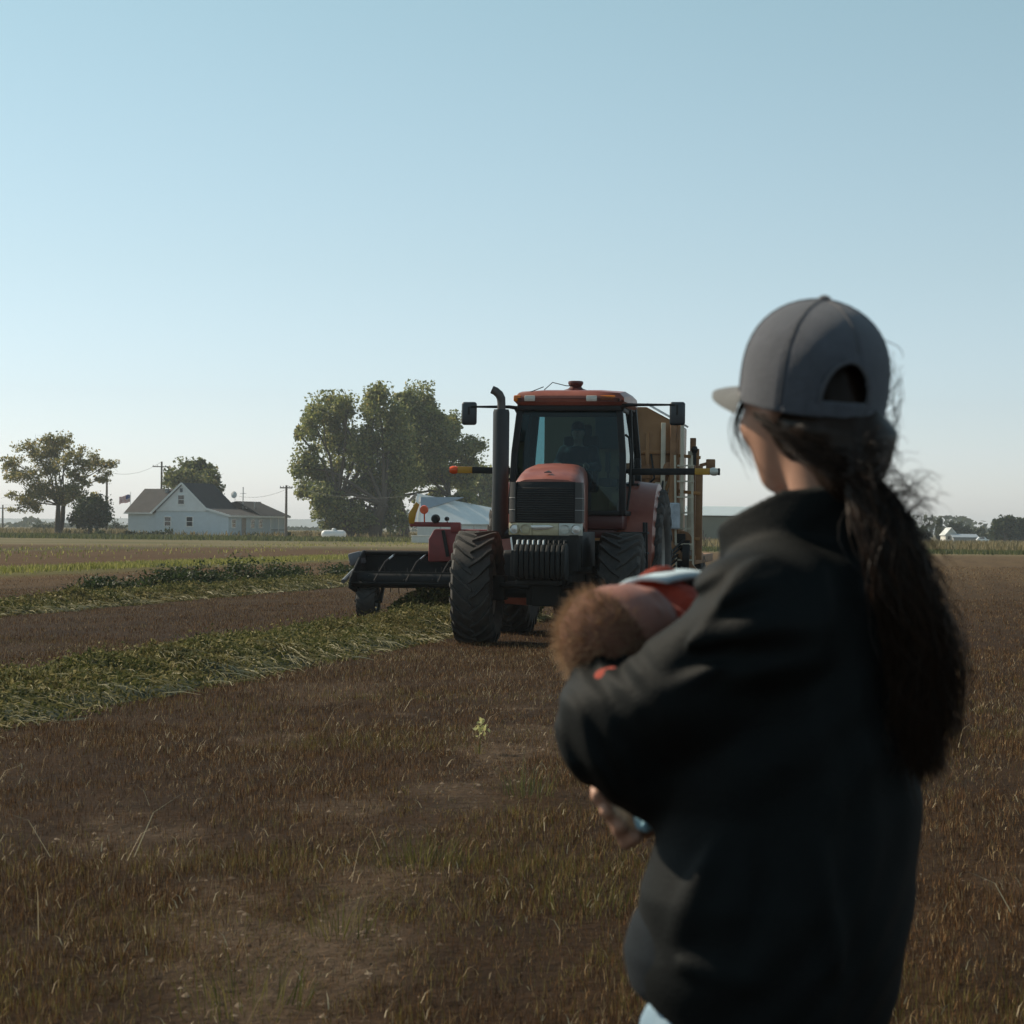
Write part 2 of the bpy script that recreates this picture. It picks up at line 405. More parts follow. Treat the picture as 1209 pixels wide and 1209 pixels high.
def grid_plane():
    xs = np.concatenate([np.linspace(-2400, -60, 14), np.linspace(-40, -13, 28), np.linspace(-12, 12, 301), np.linspace(13, 40, 28), np.linspace(60, 2400, 14)])
    ys = np.concatenate([[-300, -60, -10], [0, 2], np.linspace(4, 26, 276), np.linspace(26.5, 60, 68), np.linspace(70, 200, 14), np.linspace(300, 3400, 12)])
    X, Y = np.meshgrid(xs, ys, indexing='ij'); near = np.clip((45-np.hypot(X, Y-20))/25, 0, 1)
    Z = near*(N1.fbm(X*1.3+50, Y*1.3+50)-0.5)*0.05
    V = np.stack([X, Y, Z], -1).reshape(-1, 3); ny = len(ys); i, j = np.meshgrid(np.arange(len(xs)-1), np.arange(ny-1), indexing='ij')
    a = (i*ny+j).ravel(); Q = np.stack([a, a+ny, a+ny+1, a+1], 1).ravel()
    o = npmesh('ground', V, Q, 4, ground_material(), smooth=True)
    at_ = o.data.attributes.new('bare', 'FLOAT', 'POINT'); bm_ = np.where((np.abs(X) < 12.5) & (Y > 3) & (Y < 27), bare_mask(X, Y), 0.0)
    at_.data.foreach_set('value', bm_.ravel().astype(np.float32)); return o
tag(grid_plane(), kind='structure')

gravel = mat('pale_gravel', (.36, .33, .29), .95, var=.2, scale=2)
m = MB(); a = at(-60, 634, 1).x
m.add([(-70, 214, .006), (-13, 214, .006), (-13, 217.5, .006), (-70, 217.5, .006)], [(0,1,2,3)])
tag(m.build('gravel_drive', gravel), kind='structure')

# distant hills
hm = mat('far_hill', (.10, .12, .12), .95, var=.2, scale=.01)
def ridge_mesh(name, x0, x1, D, h, seed, m):
    nz = Noise2(seed); xs = np.linspace(x0, x1, 160); hh = h*(.35+.65*nz.fbm(xs/ (abs(x1-x0))*9+3, xs*0+2))
    mb = MB(); vs = []
    for x, q in zip(xs, hh): vs += [(x, D-90, -1), (x, D, q), (x, D+300, -1)]
    fs = []
    for i in range(len(xs)-1):
        for j in range(2): fs.append((i*3+j, i*3+j+1, i*3+3+j+1, i*3+3+j))
    mb.add(vs, fs); return tag(mb.build(name, m, smooth=60), kind='structure')
ridge_mesh('hills', -1500, 1600, 3000, 15, 5, hm)

# ================================================================= STUBBLE AND GRASS (nobody could count it)
stub_m = [leafmat('stubble_stalk', [(0, (.022, .009, .004)), (.4, (.080, .034, .012)), (.70, (.185, .083, .028)), (.88, (.34, .18, .068)), (1, (.62, .46, .25))], .1, .75, .15),
          leafmat('stubble_green', [(0, (.07, .065, .016)), (.6, (.15, .125, .03)), (1, (.24, .19, .06))], .4, .6, .25)]
def in_windrow(x, y, pad=0.0):
    u, v = to_row(x, y)
    return ((abs(v+7.27) < 1.0+pad) & (u < 34)) | ((abs(v+14.72) < .9+pad) & (u < 57))
def scatter(y0, y1, dens, margin=1.6):
    A = (y1-y0); wmax = .245*y1+margin; n = int(dens*A*2*wmax)
    x = rng.uniform(-wmax, wmax, n); y = rng.uniform(y0, y1, n); k = abs(x) < .245*y+margin
    return x[k], y[k]
X, Y, H, W, L, MI = [], [], [], [], [], []
NB = Noise2(21)
for (y0, y1, dens, ws) in ((4.6, 9, 8500, 1.0), (9, 15, 4600, 1.2), (15, 26, 1800, 1.7), (26, 45, 480, 2.8), (45, 90, 80, 4.8)):
    x, y = scatter(y0, y1, dens)
    u, v = to_row(x, y)
    cover = NB.fbm(x*1.1+9, y*1.1+5, 4); fine = NB.fbm(x*5+2, y*5+7, 3)
    track = np.abs(x-(-.72+(y-6.3)*.085)); bare = np.clip(1-track/.42, 0, 1)*np.clip((22-y)/10, 0, 1)
    p = np.clip((cover-.2)*3.2, .4, 1)*np.clip((fine-.12)*2.8, .3, 1)*(1-.70*bare_mask(x, y))
    # sown rows show as faint lines
    p *= .70+.30*np.cos(v*2*math.pi/.19)
    k = (rng.random(len(x)) < p) & ~in_windrow(x, y) & (v > -24)
    x, y, cover, v, bare = x[k], y[k], cover[k], v[k], bare[k]; n = len(x)
    h = rng.uniform(.018, .056, n)*(.6+.8*cover)*(1-.5*bare); wd = rng.uniform(.0010, .0024, n)*ws
    g = rng.random(n) < np.clip((NB.fbm(x*.8+70, y*.8+20, 3)-.50)*1.3, .008, .30)*np.clip((30-y)/14, .15, 1)
    h = np.where(g, h*1.35, h)
    X.append(x); Y.append(y); H.append(h); W.append(wd); L.append(np.where(rng.random(n) < .16+.5*bare, rng.uniform(.6, .97, n), rng.uniform(0, .42, n))); MI.append(g.astype(int))
X, Y, H, W, L, MI = map(np.concatenate, (X, Y, H, W, L, MI))
o = blades('stubble', X, Y, (N1.fbm(X*1.3+50, Y*1.3+50)-.5)*.05*np.clip((45-np.hypot(X, Y-20))/25, 0, 1)-.006, H, W, L, rng.uniform(0, 6.28, len(X)), stub_m, MI)
tag(o, kind='stuff', label='dark reddish brown cut stubble covering the field', cat='stubble')
# flattened straws lying on the stubble
x, y = scatter(4.6, 24, 170); k = (rng.random(len(x)) < np.clip((NB.fbm(x*1.5, y*1.5, 4)-.3)*2.5, .1, 1)) & ~in_windrow(x, y); x, y = x[k], y[k]; n = len(x)
o = blades('fallen_straw', x, y, np.full(n, .03), np.where(rng.random(n) < .022, rng.uniform(.12, .32, n), rng.uniform(.015, .06, n)), rng.uniform(.0018, .0045, n), rng.uniform(.80, 1.0, n), rng.uniform(0, 6.28, n),
           leafmat('dry_straw', [(0, (.14, .085, .04)), (.6, (.28, .19, .095)), (1, (.60, .50, .32))], .2, .6, .2))
tag(o, kind='stuff', label='pale broken straws lying loose on the stubble', cat='straw')
# clods of dried mud in the bare places
x, y = scatter(4.6, 18, 260); k = rng.random(len(x)) < (.02+.6*bare_mask(x, y)); x, y = x[k], y[k]; n = len(x)
s_ = np.minimum(rng.exponential(.005, n)+.003, .016); ico = np.array([(1,0,.2),(.3,.95,.1),(-.8,.6,.2),(-.8,-.6,.1),(.3,-.95,.2),(0,0,1.0)])
V = ico[None]*(1+rng.normal(0, .25, (n, 6, 3)))*s_[:,None,None]*np.array([1, 1, .75]); a = rng.uniform(0, 6.28, n); ca, sa = np.cos(a)[:,None], np.sin(a)[:,None]
V = np.stack([V[:,:,0]*ca-V[:,:,1]*sa+x[:,None], V[:,:,0]*sa+V[:,:,1]*ca+y[:,None], V[:,:,2]+((N1.fbm(x*1.3+50, y*1.3+50)-.5)*.05-.002)[:,None]], -1)
F = (np.arange(n)*6)[:,None,None]+np.array([(0,1,5),(1,2,5),(2,3,5),(3,4,5),(4,0,5)])[None]
tag(npmesh('soil_clods', V.reshape(-1, 3), F.ravel(), 3, leafmat('dried_mud', [(0, (.06, .042, .028)), (.6, (.13, .095, .066)), (1, (.22, .17, .125))], 0, .95, .1)), 'crumbs of pale dried mud in the bare patches of stubble', 'soil', kind='stuff')
# yellow-green strip and rough grass in the distance
def grass_band(name, label, pts, h, wd, m, lean=.5):
    x, y = pts; n = len(x)
    o = blades(name, x, y, np.zeros(n), rng.uniform(.5, 1.2, n)*h, rng.uniform(.6, 1.4, n)*wd, rng.uniform(0, lean, n), rng.uniform(0, 6.28, n), m)
    return tag(o, kind='stuff', label=label, cat='grass')
gy = leafmat('yellow_green_grass', [(0, (.11, .12, .025)), (.5, (.22, .22, .05)), (1, (.38, .34, .12))], .45)
gd = leafmat('dry_verge_grass', [(0, (.10, .085, .03)), (.5, (.20, .155, .07)), (1, (.32, .26, .14))], .4)
gg = leafmat('green_verge_grass', [(0, (.04, .055, .015)), (.5, (.075, .09, .025)), (1, (.15, .15, .05))], .4)
n = 26000; u = rng.uniform(45, 135, n); v = rng.normal(-27, .75, n); k = rng.random(n) < np.clip((NB.fbm(u*.25, v*.6, 3)-.28)*3.5, .05, 1)
grass_band('grass_strip', 'yellow green strip of regrown grass crossing the field', row_xy(u[k], v[k]), .16, .03, gy)
n = 6000; u = rng.uniform(60, 200, n); v = rng.normal(-44, 6, n); k = rng.random(n) < np.clip((NB.fbm(u*.1+30, v*.6, 3)-.42)*4, 0, 1)
grass_band('sparse_grass', 'thin green regrowth on the brown field before the house', row_xy(u[k], v[k]), .16, .05, gy)
n = 16000; x = rng.uniform(-75, -4, n); y = rng.normal(206, 4, n)
grass_band('yard_grass', 'olive grass verge along the drive before the house', (x, y), .45, .12, gg)
n = 15000; x = rng.uniform(-75, 2, n); y = rng.uniform(219, 300, n)
grass_band('yard_meadow', 'tall dry grass around the house and barn', (x, y), .8, .16, gd)
n = 15000; x = rng.uniform(8, 62, n); y = rng.normal(150, 3, n)
grass_band('field_verge', 'green weedy edge of the field at the right', (x, y), .30, .08, gg)
n = 26000; x = rng.uniform(8, 85, n); y = rng.uniform(158, 235, n); k = rng.random(n) < np.clip((NB.fbm(x*.08, y*.05, 3)-.25)*4, .1, 1)
grass_band('dry_grass', 'tall yellow dry grass beyond the field edge', (x[k], y[k]), .75, .12, gd)

# ================================================================= WINDROWS OF CUT CROP
wm = [mat('windrow_heap', (.028, .036, .012), .95, var=.5, scale=7, bump=.8, bscale=30),
      leafmat('cut_leaf', [(0, (.028, .036, .011)), (.35, (.075, .082, .023)), (.65, (.14, .135, .042)), (.88, (.23, .20, .075)), (1, (.36, .30, .14))], .3, .7, .12),
      leafmat('cut_stem', [(0, (.10, .10, .03)), (.4, (.22, .19, .08)), (.8, (.40, .34, .19)), (1, (.58, .52, .34))], .2, .5, .4)]
wm.append(leafmat('wilted_leaf', [(0, (.05, .042, .014)), (.5, (.13, .11, .035)), (.85, (.24, .20, .075)), (1, (.40, .33, .16))], .3, .7, .12))
def windrow(name, label, v0, u0, u1, half, hgt, nleaf, nstem, lsz, seed):
    nz = Noise2(seed)
    def height(u, dv):
        e = half*(.85+.35*nz.fbm(u*.9, np.sign(dv)*3+10, 3)); q = np.clip(1-(dv/e)**2, 0, 1)**.8
        return q*hgt*(.05+1.3*nz.fbm(u*1.5+4, dv*2.1+8, 4)+.35*np.clip(nz.fbm(u*.7+40, dv*.8+3, 2)-.5, 0, 1)*4*np.clip(1-abs(dv+.25*half)/half, 0, 1))
    us = np.arange(u0, u1, .09); ds = np.linspace(-half*1.25, half*1.25, 30)
    U, Dv = np.meshgrid(us, ds, indexing='ij'); Zs = height(U, Dv)-.012; xx, yy = row_xy(U, v0+Dv)
    V1 = np.stack([xx, yy, Zs], -1).reshape(-1, 3); nd = len(ds); i, j = np.meshgrid(np.arange(len(us)-1), np.arange(nd-1), indexing='ij'); a = (i*nd+j).ravel()
    F1 = np.stack([a, a+nd, a+nd+1, a+1], 1)
    u = rng.uniform(u0, u1, nleaf); dv = rng.normal(0, half*.55, nleaf); k = np.abs(dv) < half*1.25; u, dv = u[k], dv[k]
    UL, DL = u, dv
    x, y = row_xy(u, v0+dv); z = height(u, dv)+rng.exponential(.022, len(u))+.004
    V2, F2 = leaves(np.stack([x, y, z], 1), lsz, .34); F2 = F2.reshape(-1, 4)
    # stems: thin straws drooping over the near side, in tufts
    nt_ = nstem//9; tu = rng.uniform(u0, u1, nt_); td = rng.uniform(.0, 1.08, nt_)**.7*half; tang = rng.normal(R(-40), 1.1, nt_)
    u = np.repeat(tu, 9)+rng.normal(0, .10, nt_*9); dv = np.repeat(td, 9)+rng.normal(0, .10, nt_*9); ang = np.repeat(tang, 9)+rng.normal(0, .4, nt_*9)
    x, y = row_xy(u, v0+dv); z = height(u, dv)+.035; ln = rng.uniform(.10, .34, len(u))
    x2, y2 = x+np.cos(ang)*ln, y+np.sin(ang)*ln; u2, v2 = to_row(x2, y2); z2 = np.maximum(height(u2, v2-v0), .0)+rng.uniform(.0, .05, len(u))
    w_ = rng.uniform(.0025, .005, len(u))*(lsz/.07); zm = np.maximum((z+z2)/2+.02, height((u+u2)/2, (dv+v2-v0)/2)+.012)
    A = np.stack([x, y, z], 1); Bm = np.stack([(x+x2)/2, (y+y2)/2, zm], 1); C = np.stack([x2, y2, z2], 1); off = np.stack([w_*.5, w_*0, w_], 1)
    V3 = np.stack([A-off, A+off, Bm+off, Bm-off, C+off*.6, C-off*.6], 1).reshape(-1, 3); b = np.arange(len(u))*6
    F3 = np.concatenate([np.stack([b, b+1, b+2, b+3], 1), np.stack([b+3, b+2, b+4, b+5], 1)])
    wilt = (nz.fbm(*[q[F2[:,0]//4] for q in ((UL*1.3+60), (DL*1.6+9))], 3) > .52)
    V = np.concatenate([V1, V2, V3]); F = np.concatenate([F1, F2+len(V1), F3+len(V1)+len(V2)])
    mi = np.concatenate([np.zeros(len(F1)), np.where(wilt & (rng.random(len(F2)) < .7), 3, 1), np.full(len(F3), 2)])
    return tag(npmesh(name, V, F.ravel(), 4, wm, mi=mi), label, 'windrow', kind='stuff')
windrow('windrow', 'near windrow of cut green crop leading to the black pickup header', -7.27, 3.5, 33.2, .88, .22, 150000, 2600, .047, 31)
windrow('windrow', 'far windrow of cut green crop ending behind the black pickup header', -14.72, 20, 57, .72, .17, 80000, 2600, .07, 32)

def leaf_mound(name, label, cat, c, r, n, size, ms, group=None, sub=9):
    """low bushy plant: stem tuft + leaves in many sub-clumps"""
    t = thing(name, label, cat, (c[0], c[1], 0), 0, group)
    cen = rng.normal(size=(sub, 3))*.42; cen[:,2] = abs(cen[:,2])*.9+.1; sc = rng.uniform(.25, .45, sub)
    k = rng.integers(0, sub, n); P = (cen[k]+rng.normal(size=(n, 3))*sc[k][:,None]*.75)*np.array(r)
    P[:,2] = np.abs(P[:,2]); V, F = leaves(P, size, .5); npmesh('foliage', V, F, 4, ms[0], t)
    b = MB()
    for i in range(7):
        a = rng.uniform(0, 6.28); b.tube([(0, 0, -.05), (math.cos(a)*r[0]*.2, math.sin(a)*r[1]*.2, r[2]*.4), (math.cos(a)*r[0]*.5, math.sin(a)*r[1]*.5, r[2]*.9)], [.02*r[2]+.004, .015*r[2]+.003, .004], 5)
    b.build('stem', ms[1], t)
    return t
bark = mat('bark_brown', (.075, .058, .042), .95, var=.4, scale=6, bump=.6)
darkleaf = leafmat('crop_dark_leaf', [(0, (.014, .024, .007)), (.6, (.03, .048, .013)), (1, (.065, .085, .024))], .35)
for (px, py, w_, h_) in ((135, 700, 1.1, .32), (195, 697, 1.5, .52), (215, 693, .8, .62), (245, 692, 1.2, .42), (283, 689, 1.0, .62), (325, 686, .8, .60), (350, 684, 1.0, .34), (402, 681, 1.2, .45)):
    D = CAM_H*FPX/(py-624-(px-604.5)*.01134); c = at(px, py, D)
    leaf_mound('crop_clump', 'dark bushy clump of standing green crop behind the far windrow', 'crop plant', c, (w_*.62, .7, h_*.66), int(1500*w_), .085, (darkleaf, bark), 'dark crop clumps behind the far windrow')

# small weeds and tufts in the foreground
def tuft(name, label, cat, px, py, n, h, spread, ms, flower=None):
    D = CAM_H*FPX/(py-624-(px-604.5)*.01134); c = at(px, py, D); t = thing(name, label, cat, (c.x, c.y, 0))
    a = rng.uniform(0, 6.28, n); r = spread*np.sqrt(rng.random(n)); x, y = r*np.cos(a), r*np.sin(a)
    blades('blade_tuft', x, y, np.zeros(n), rng.uniform(.3, 1.1, n)*h, rng.uniform(.0018, .004, n), rng.uniform(.1, .9, n), a+rng.normal(0, .6, n), ms, parent=t)
    if flower:
        b = MB(); b.tube([(0, 0, 0), (.01, 0, .1), (.015, .01, .17)], [.004, .003, .002], 5); b.build('stem', ms, t)
        P = np.array([(.015, .01, .17)])+rng.normal(size=(46, 3))*np.array([.02, .02, .03]); V, F = leaves(P, .032, .5); npmesh('flower_head', V, F, 4, flower, t)
    return t
gy = leafmat('foreground_grass', [(0, (.05, .055, .014)), (.5, (.11, .105, .026)), (1, (.22, .18, .06))], .35, .6, .15)
yel = leafmat('pale_yellow_petal', [(0, (.45, .42, .16)), (1, (.62, .60, .30))], .45)
tuft('weed', 'small weed with a pale yellow head standing alone in the stubble', 'weed', 565, 893, 14, .10, .03, gy, yel)
tuft('grass_tuft', 'broad yellow green grass tuft in the mid foreground stubble', 'grass tuft', 492, 1020, 150, .17, .24, gy)
tuft('grass_tuft', 'tall thin green grass tuft nearest to the baby and arm', 'grass tuft', 622, 940, 70, .26, .16, gg)
tuft('grass_tuft', 'spindly green grass tuft in front of the bare wheel track', 'grass tuft', 405, 1105, 60, .20, .14, gy)
tuft('grass_tuft', 'large green grass tuft at the bottom edge of the photo', 'grass tuft', 285, 1192, 90, .20, .2, gy)
tuft('grass_tuft', 'low green grass tuft just left of the jacket hem', 'grass tuft', 690, 1075, 60, .14, .18, gy)

# ================================================================= TREES
def tree(name, label, cat, px, py, D, clumps, nleaf, lsz, lm, trunk=.4, depth=.9, fork=.25, stems=1, group=None, sub=14, loose=1.0, bm=None):
    """clumps: (px, py, radius px x, radius px y) measured on the photograph, spread in depth round the trunk"""
    base = at(px, py, D); t = thing(name, label, cat, (base.x, base.y, 0), 0, group)
    q = [(at(a, b, D), rx*D/FPX, ry*D/FPX) for a, b, rx, ry in clumps]
    zmax = max(c.z+ry for c, rx, ry in q); mb = MB(); P = []
    tot = sum(rx*ry for c, rx, ry in q)
    fk = Vector((0, 0, zmax*fork)); bases = []
    for s_ in range(stems):
        off = Vector((rng.normal()*trunk*.9, rng.normal()*trunk*.9, 0)) if stems > 1 else Vector((0,0,0))
        tp = fk+off*2.2; mb.tube([off+Vector((0,0,-.3)), off*1.1+Vector((0,0,.15*zmax*fork)), off*1.5+Vector((rng.normal()*trunk*.2, 0, zmax*fork*.55)), tp], [trunk*1.35, trunk*1.05, trunk*.92, trunk*.75], 10); bases.append(tp)
    for i, (c, rx, ry) in enumerate(q):
        dp = rng.normal()*depth*max(rx, ry)
        ce = Vector((c.x-base.x, dp, c.z)); b = bases[i % len(bases)]
        if ce.z > zmax*fork*.5:
            mid = b.lerp(ce, .5)+Vector((rng.normal()*.06*zmax*.3, rng.normal()*.06*zmax*.3, .05*zmax)); rr = trunk*.32
            mb.tube([b, mid, ce, ce+Vector((rng.normal()*rx*.3, rng.normal()*rx*.3, ry*.6))], [rr, rr*.65, rr*.32, rr*.08], 6)
            for k in range(4):
                e = ce+Vector((rng.normal()*rx*.6, rng.normal()*rx*.6, rng.normal()*ry*.55)); mb.tube([mid.lerp(ce, rng.uniform(.2, .9)), (ce+e)/2, e], [rr*.3, rr*.18, rr*.04], 4)
        n = int(nleaf*rx*ry/tot); sc = rng.normal(size=(sub, 3)); sc /= np.linalg.norm(sc, axis=1, keepdims=True); sc *= rng.uniform(.2, 1.0, (sub, 1))
        k = rng.integers(0, sub, n); sz = rng.uniform(.13, .40, sub)*loose
        p = (sc[k]+np.clip(rng.normal(size=(n, 3)), -1.7, 1.7)*sz[k][:,None])*np.array([rx, max(rx, ry)*.9, ry])+np.array(ce); P.append(p)
    P = np.concatenate(P); P = P[P[:,2] > .15]
    mb.build('trunk', bm or bark, t); V, F = leaves(P, lsz, .62); npmesh('crown', V, F, 4, lm, t)
    return t
l_pop = leafmat('cottonwood_leaf', [(0, (.085, .11, .036)), (.45, (.18, .205, .065)), (.8, (.30, .31, .10)), (.95, (.36, .33, .11)), (1, (.42, .33, .11))], .5, .5, .35)
l_yel = leafmat('autumn_leaf', [(0, (.095, .105, .035)), (.4, (.21, .205, .065)), (.75, (.33, .29, .10)), (1, (.42, .30, .11))], .5, .5, .35)
l_drk = leafmat('dense_dark_leaf', [(0, (.02, .034, .012)), (.6, (.042, .062, .02)), (1, (.08, .095, .03))], .4, .5, .3)
l_mid = leafmat('house_tree_leaf', [(0, (.055, .075, .026)), (.5, (.115, .14, .045)), (.9, (.20, .20, .07)), (1, (.28, .21, .07))], .5, .5, .3)
l_far = leafmat('far_tree_leaf', [(0, (.035, .05, .025)), (.6, (.06, .075, .035)), (1, (.10, .11, .05))], .3, .6, .2)

tree('cottonwood_tree', 'largest leafy tree on the left, tall spreading crown right of the white house', 'tree', 432, 635, 228,
     [(372,500,18,26),(395,485,26,22),(400,520,30,24),(365,545,22,20),(385,560,28,22),(380,590,24,22),(400,605,26,20),(420,540,30,30),(445,480,20,28),(446,462,9,12),(452,520,30,28),(430,575,28,24),
      (425,610,26,18),(470,560,30,26),(455,595,22,18),(440,616,22,12),(470,614,20,13),(424,622,18,9),(395,620,16,9),(462,500,20,26),(464,535,22,26),(462,575,22,26),(352,512,8,10),(358,580,10,12),(410,480,14,14)], 54000, .36, l_pop, .75, .7, .22, 2)
tree('cottonwood_tree', 'tall bushy tree joined to the right side of the largest tree, above the barn', 'tree', 486, 634, 236,
     [(482,475,18,20),(500,478,16,20),(490,505,30,26),(515,500,20,22),(532,505,14,20),(510,535,30,24),(540,535,24,20),(562,525,10,10),(520,565,28,20),(550,560,20,16),(490,560,22,22),(548,590,18,12),(505,590,16,10)],
     42000, .36, l_pop, .6, .7, .28, 2)
tree('shade_tree', 'dim tree behind the exhaust stack and white barn', 'tree', 572, 634, 285, [(568,560,14,14),(556,575,18,14),(582,575,16,16),(600,570,12,14),(572,598,22,14)], 6000, .55, l_pop, .4)
tree('autumn_tree', 'sparse yellowing tree with airy crown left of the white house', 'tree', 67, 631, 226,
     [(15,545,14,12),(38,530,20,14),(28,560,20,14),(62,528,18,13),(75,520,12,9),(88,540,20,14),(112,545,18,12),(130,548,14,7),(60,555,24,16),(90,565,18,14),(120,565,12,10),(40,585,20,12),(65,585,20,12),(12,585,9,5),(35,600,14,7),(92,585,16,10),(5,552,8,6),(16,602,10,4),(50,575,22,14),(80,583,22,14),(110,588,14,8),(30,593,14,8),(62,519,14,9),(55,540,20,14),(100,552,16,12)],
     17000, .27, l_yel, .30, .8, .3, 2, loose=.75, sub=14)
tree('yard_tree', 'leafy tree behind the roof of the white house', 'tree', 228, 630, 262, [(205,562,10,9),(222,552,14,12),(236,556,16,13),(248,565,12,12),(228,570,22,12),(256,578,8,8),(212,572,12,9)], 7000, .46, l_mid, .35, .8, .35)
tree('round_bush', 'dense dark round bush under the yellowing tree', 'bush', 106, 633, 222, [(98,603,13,15),(115,603,14,15),(107,597,16,12),(106,612,20,12),(94,612,9,9),(121,612,9,9)], 9000, .30, l_drk, .22, .6, .2, sub=16, loose=1.1)
def bush(name, label, px, py, D, wpx, hpx, n, lm, group=None):
    c = at(px, py, D); k = D/FPX; return leaf_mound(name, label, 'bush', c, (wpx*k*.55, wpx*k*.5, hpx*k*.62), n, .34, (lm, bark), group, 12)
bush('low_bush', 'small dark bush right beside the round bush', 118, 632, 219, 16, 10, 900, l_drk)
for px in (150, 161, 172, 184, 195): bush('hedge_bush', 'low dark shrub along the blue shaded front wall of the house', px, 633, 224, 15, 8+rng.integers(0, 3), 900, l_drk, 'low shrubs along the front of the house')
bush('low_bush', 'shrub beside the porch of the house', 307, 634, 224, 18, 7, 800, l_drk)
bush('low_bush', 'bush at the right hand corner of the house near the pole', 340, 635, 222, 13, 10, 800, l_drk)
bush('low_bush', 'weedy bush left of the white gas tank', 366, 634, 226, 22, 9, 800, gd)
bush('low_bush', 'grey green bush left of the trunk of the yellowing tree', 50, 626, 330, 32, 16, 1400, l_far)
bush('low_bush', 'grey green bush behind the flagpole left of the house', 137, 627, 320, 20, 19, 1200, l_far)
bush('low_bush', 'dark weeds at the foot of the yellowing tree', 56, 633, 224, 12, 5, 400, l_drk)
bush('low_bush', 'dark weeds right of the yellowing tree trunk', 78, 633, 224, 10, 3, 300, l_drk)

# trees at the far right
fr = 'poplars on the far right skyline'
for i, (px, top, wd) in enumerate(((1090, 622, 9), (1109, 612, 4), (1122, 619, 8), (1131, 617, 9), (1140, 621, 8), (1149, 624, 9))):
    h = 642-top
    tree('poplar_tree', ['grey green tree nearest to the ponytail on the skyline', 'thin columnar poplar on the right skyline', 'slender poplar right of the columnar one', 'full poplar above the far white house', 'dark small poplar above the long grey roof', 'pale green tree above the far vehicle'][i],
         'tree', px, 642, 372, [(px, top+h*.22, wd*.5, h*.22), (px-wd*.2, top+h*.5, wd*.6, h*.25), (px+wd*.25, top+h*.55, wd*.6, h*.22), (px, top+h*.78, wd*.7, h*.16)], 1500, .6, l_far, .16, .6, .2, group=fr)
tree('dark_grove_tree', 'large dark tree at the right edge of the skyline', 'tree', 1186, 643, 350, [(1180,622,9,9),(1190,617,10,7),(1186,630,14,9)], 3200, .6, l_drk, .3, .6, .3, 2)
tree('dark_grove_tree', 'second dark tree cut by the right edge of the photo', 'tree', 1207, 643, 352, [(1202,620,8,8),(1212,622,9,9),(1207,631,12,9)], 3000, .6, l_drk, .3, .6, .3, 2)
tree('poplar_tree', 'low dark tree between poplars and the dark grove', 'tree', 1162, 642, 380, [(1160,630,6,7),(1165,634,7,6)], 900, .6, l_far, .15)
# far-off tree line behind everything
Pn = 9000; x = rng.uniform(-260, 330, Pn); k = N1.fbm(x*.03+5, x*0+1, 4); z = rng.random(Pn)*np.clip((k-.36)*26, .6, 7)
V, F = leaves(np.stack([x, 700+rng.normal(0, 6, Pn), z], 1), 2.0, .7)
tag(npmesh('far_tree_line', V, F, 4, l_far), 'hazy line of far trees along the horizon', 'tree line', kind='stuff')
# ================================================================= HOUSE
def siding(name, col, pitch=.18, vertical=False):
    m = mat(name, col, .75, var=.06, scale=1.5); n = m.node_tree.nodes; l = m.node_tree.links
    tc = n.new('ShaderNodeTexCoord'); wv = n.new('ShaderNodeTexWave'); wv.wave_profile = 'SAW'; wv.bands_direction = 'X' if vertical else 'Z'
    wv.inputs['Scale'].default_value = 1/(pitch*math.pi*2)*math.pi/1.0; l.new(tc.outputs['Object'], wv.inputs['Vector'])
    bp = n.new('ShaderNodeBump'); bp.inputs['Strength'].default_value = .6; bp.inputs['Distance'].default_value = .03
    l.new(wv.outputs['Fac'], bp.inputs['Height']); l.new(bp.outputs[0], n['Principled BSDF'].inputs['Normal']); return m
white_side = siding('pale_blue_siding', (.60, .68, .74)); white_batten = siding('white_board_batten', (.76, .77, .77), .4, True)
shingle = mat('brown_shingle', (.034, .032, .032), .9, var=.3, scale=1.2, bump=.5, bscale=6); shingle_d = mat('dark_shingle', (.030, .030, .033), .9, var=.3, scale=1.2, bump=.5, bscale=6)
trim = mat('white_trim', (.78, .78, .76), .6, var=.05); pane_m = mat('dark_window_glass', (.03, .035, .04), .08, var=.2, scale=.7, spec=.8)
greymetal = mat('grey_metal', (.32, .33, .34), .45, .6, var=.15, scale=3)
b0 = at(151, 634, 232); YAW = R(-25)
H = thing('house', 'white farmhouse with front gable and brown shingle roofs behind the field', 'house', (b0.x, b0.y, 0), YAW)
def slab(mb, pts, t): 
    pts = [Vector(p) for p in pts]; n = (pts[1]-pts[0]).cross(pts[2]-pts[0]).normalized()
    if n.z > 0: n = -n
    mb.prism(pts, n*t)
mb = MB()
mb.prism([(3.5,-.06,0),(12.9,-.06,0),(12.9,-.06,2.42),(10.15,-.06,3.02),(7.05,-.06,5.75),(3.5,-.06,2.78)], (0, 5.9, 0))
mb.prism([(0,0,0),(0,7,0),(0,7,2.78),(0,3.5,5.12),(0,0,2.78)], (3.5, 0, 0))
mb.box((9.45, 8.8, 1.21), (6.9, 5.9, 2.42))
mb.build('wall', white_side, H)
mb = MB(); slab(mb, [(-.3,-.35,2.66),(3.45,-.35,2.66),(6.9,3.5,5.33),(-.3,3.5,5.33)], .12); slab(mb, [(-.3,7.35,2.66),(6.9,7.35,2.66),(6.9,3.5,5.33),(-.3,3.5,5.33)], .12)
rl = mb.build('roof', shingle, H)
mb = MB(); slab(mb, [(3.15,-.3,2.62),(3.15,5.9,2.62),(7.05,5.9,5.93),(7.05,-.3,5.93)], .12); slab(mb, [(10.2,-.3,3.2),(10.2,5.9,3.2),(7.05,5.9,5.93),(7.05,-.3,5.93)], .12)
tag(mb.build('roof', shingle_d, H), 'dark shingle roof over the front gable')
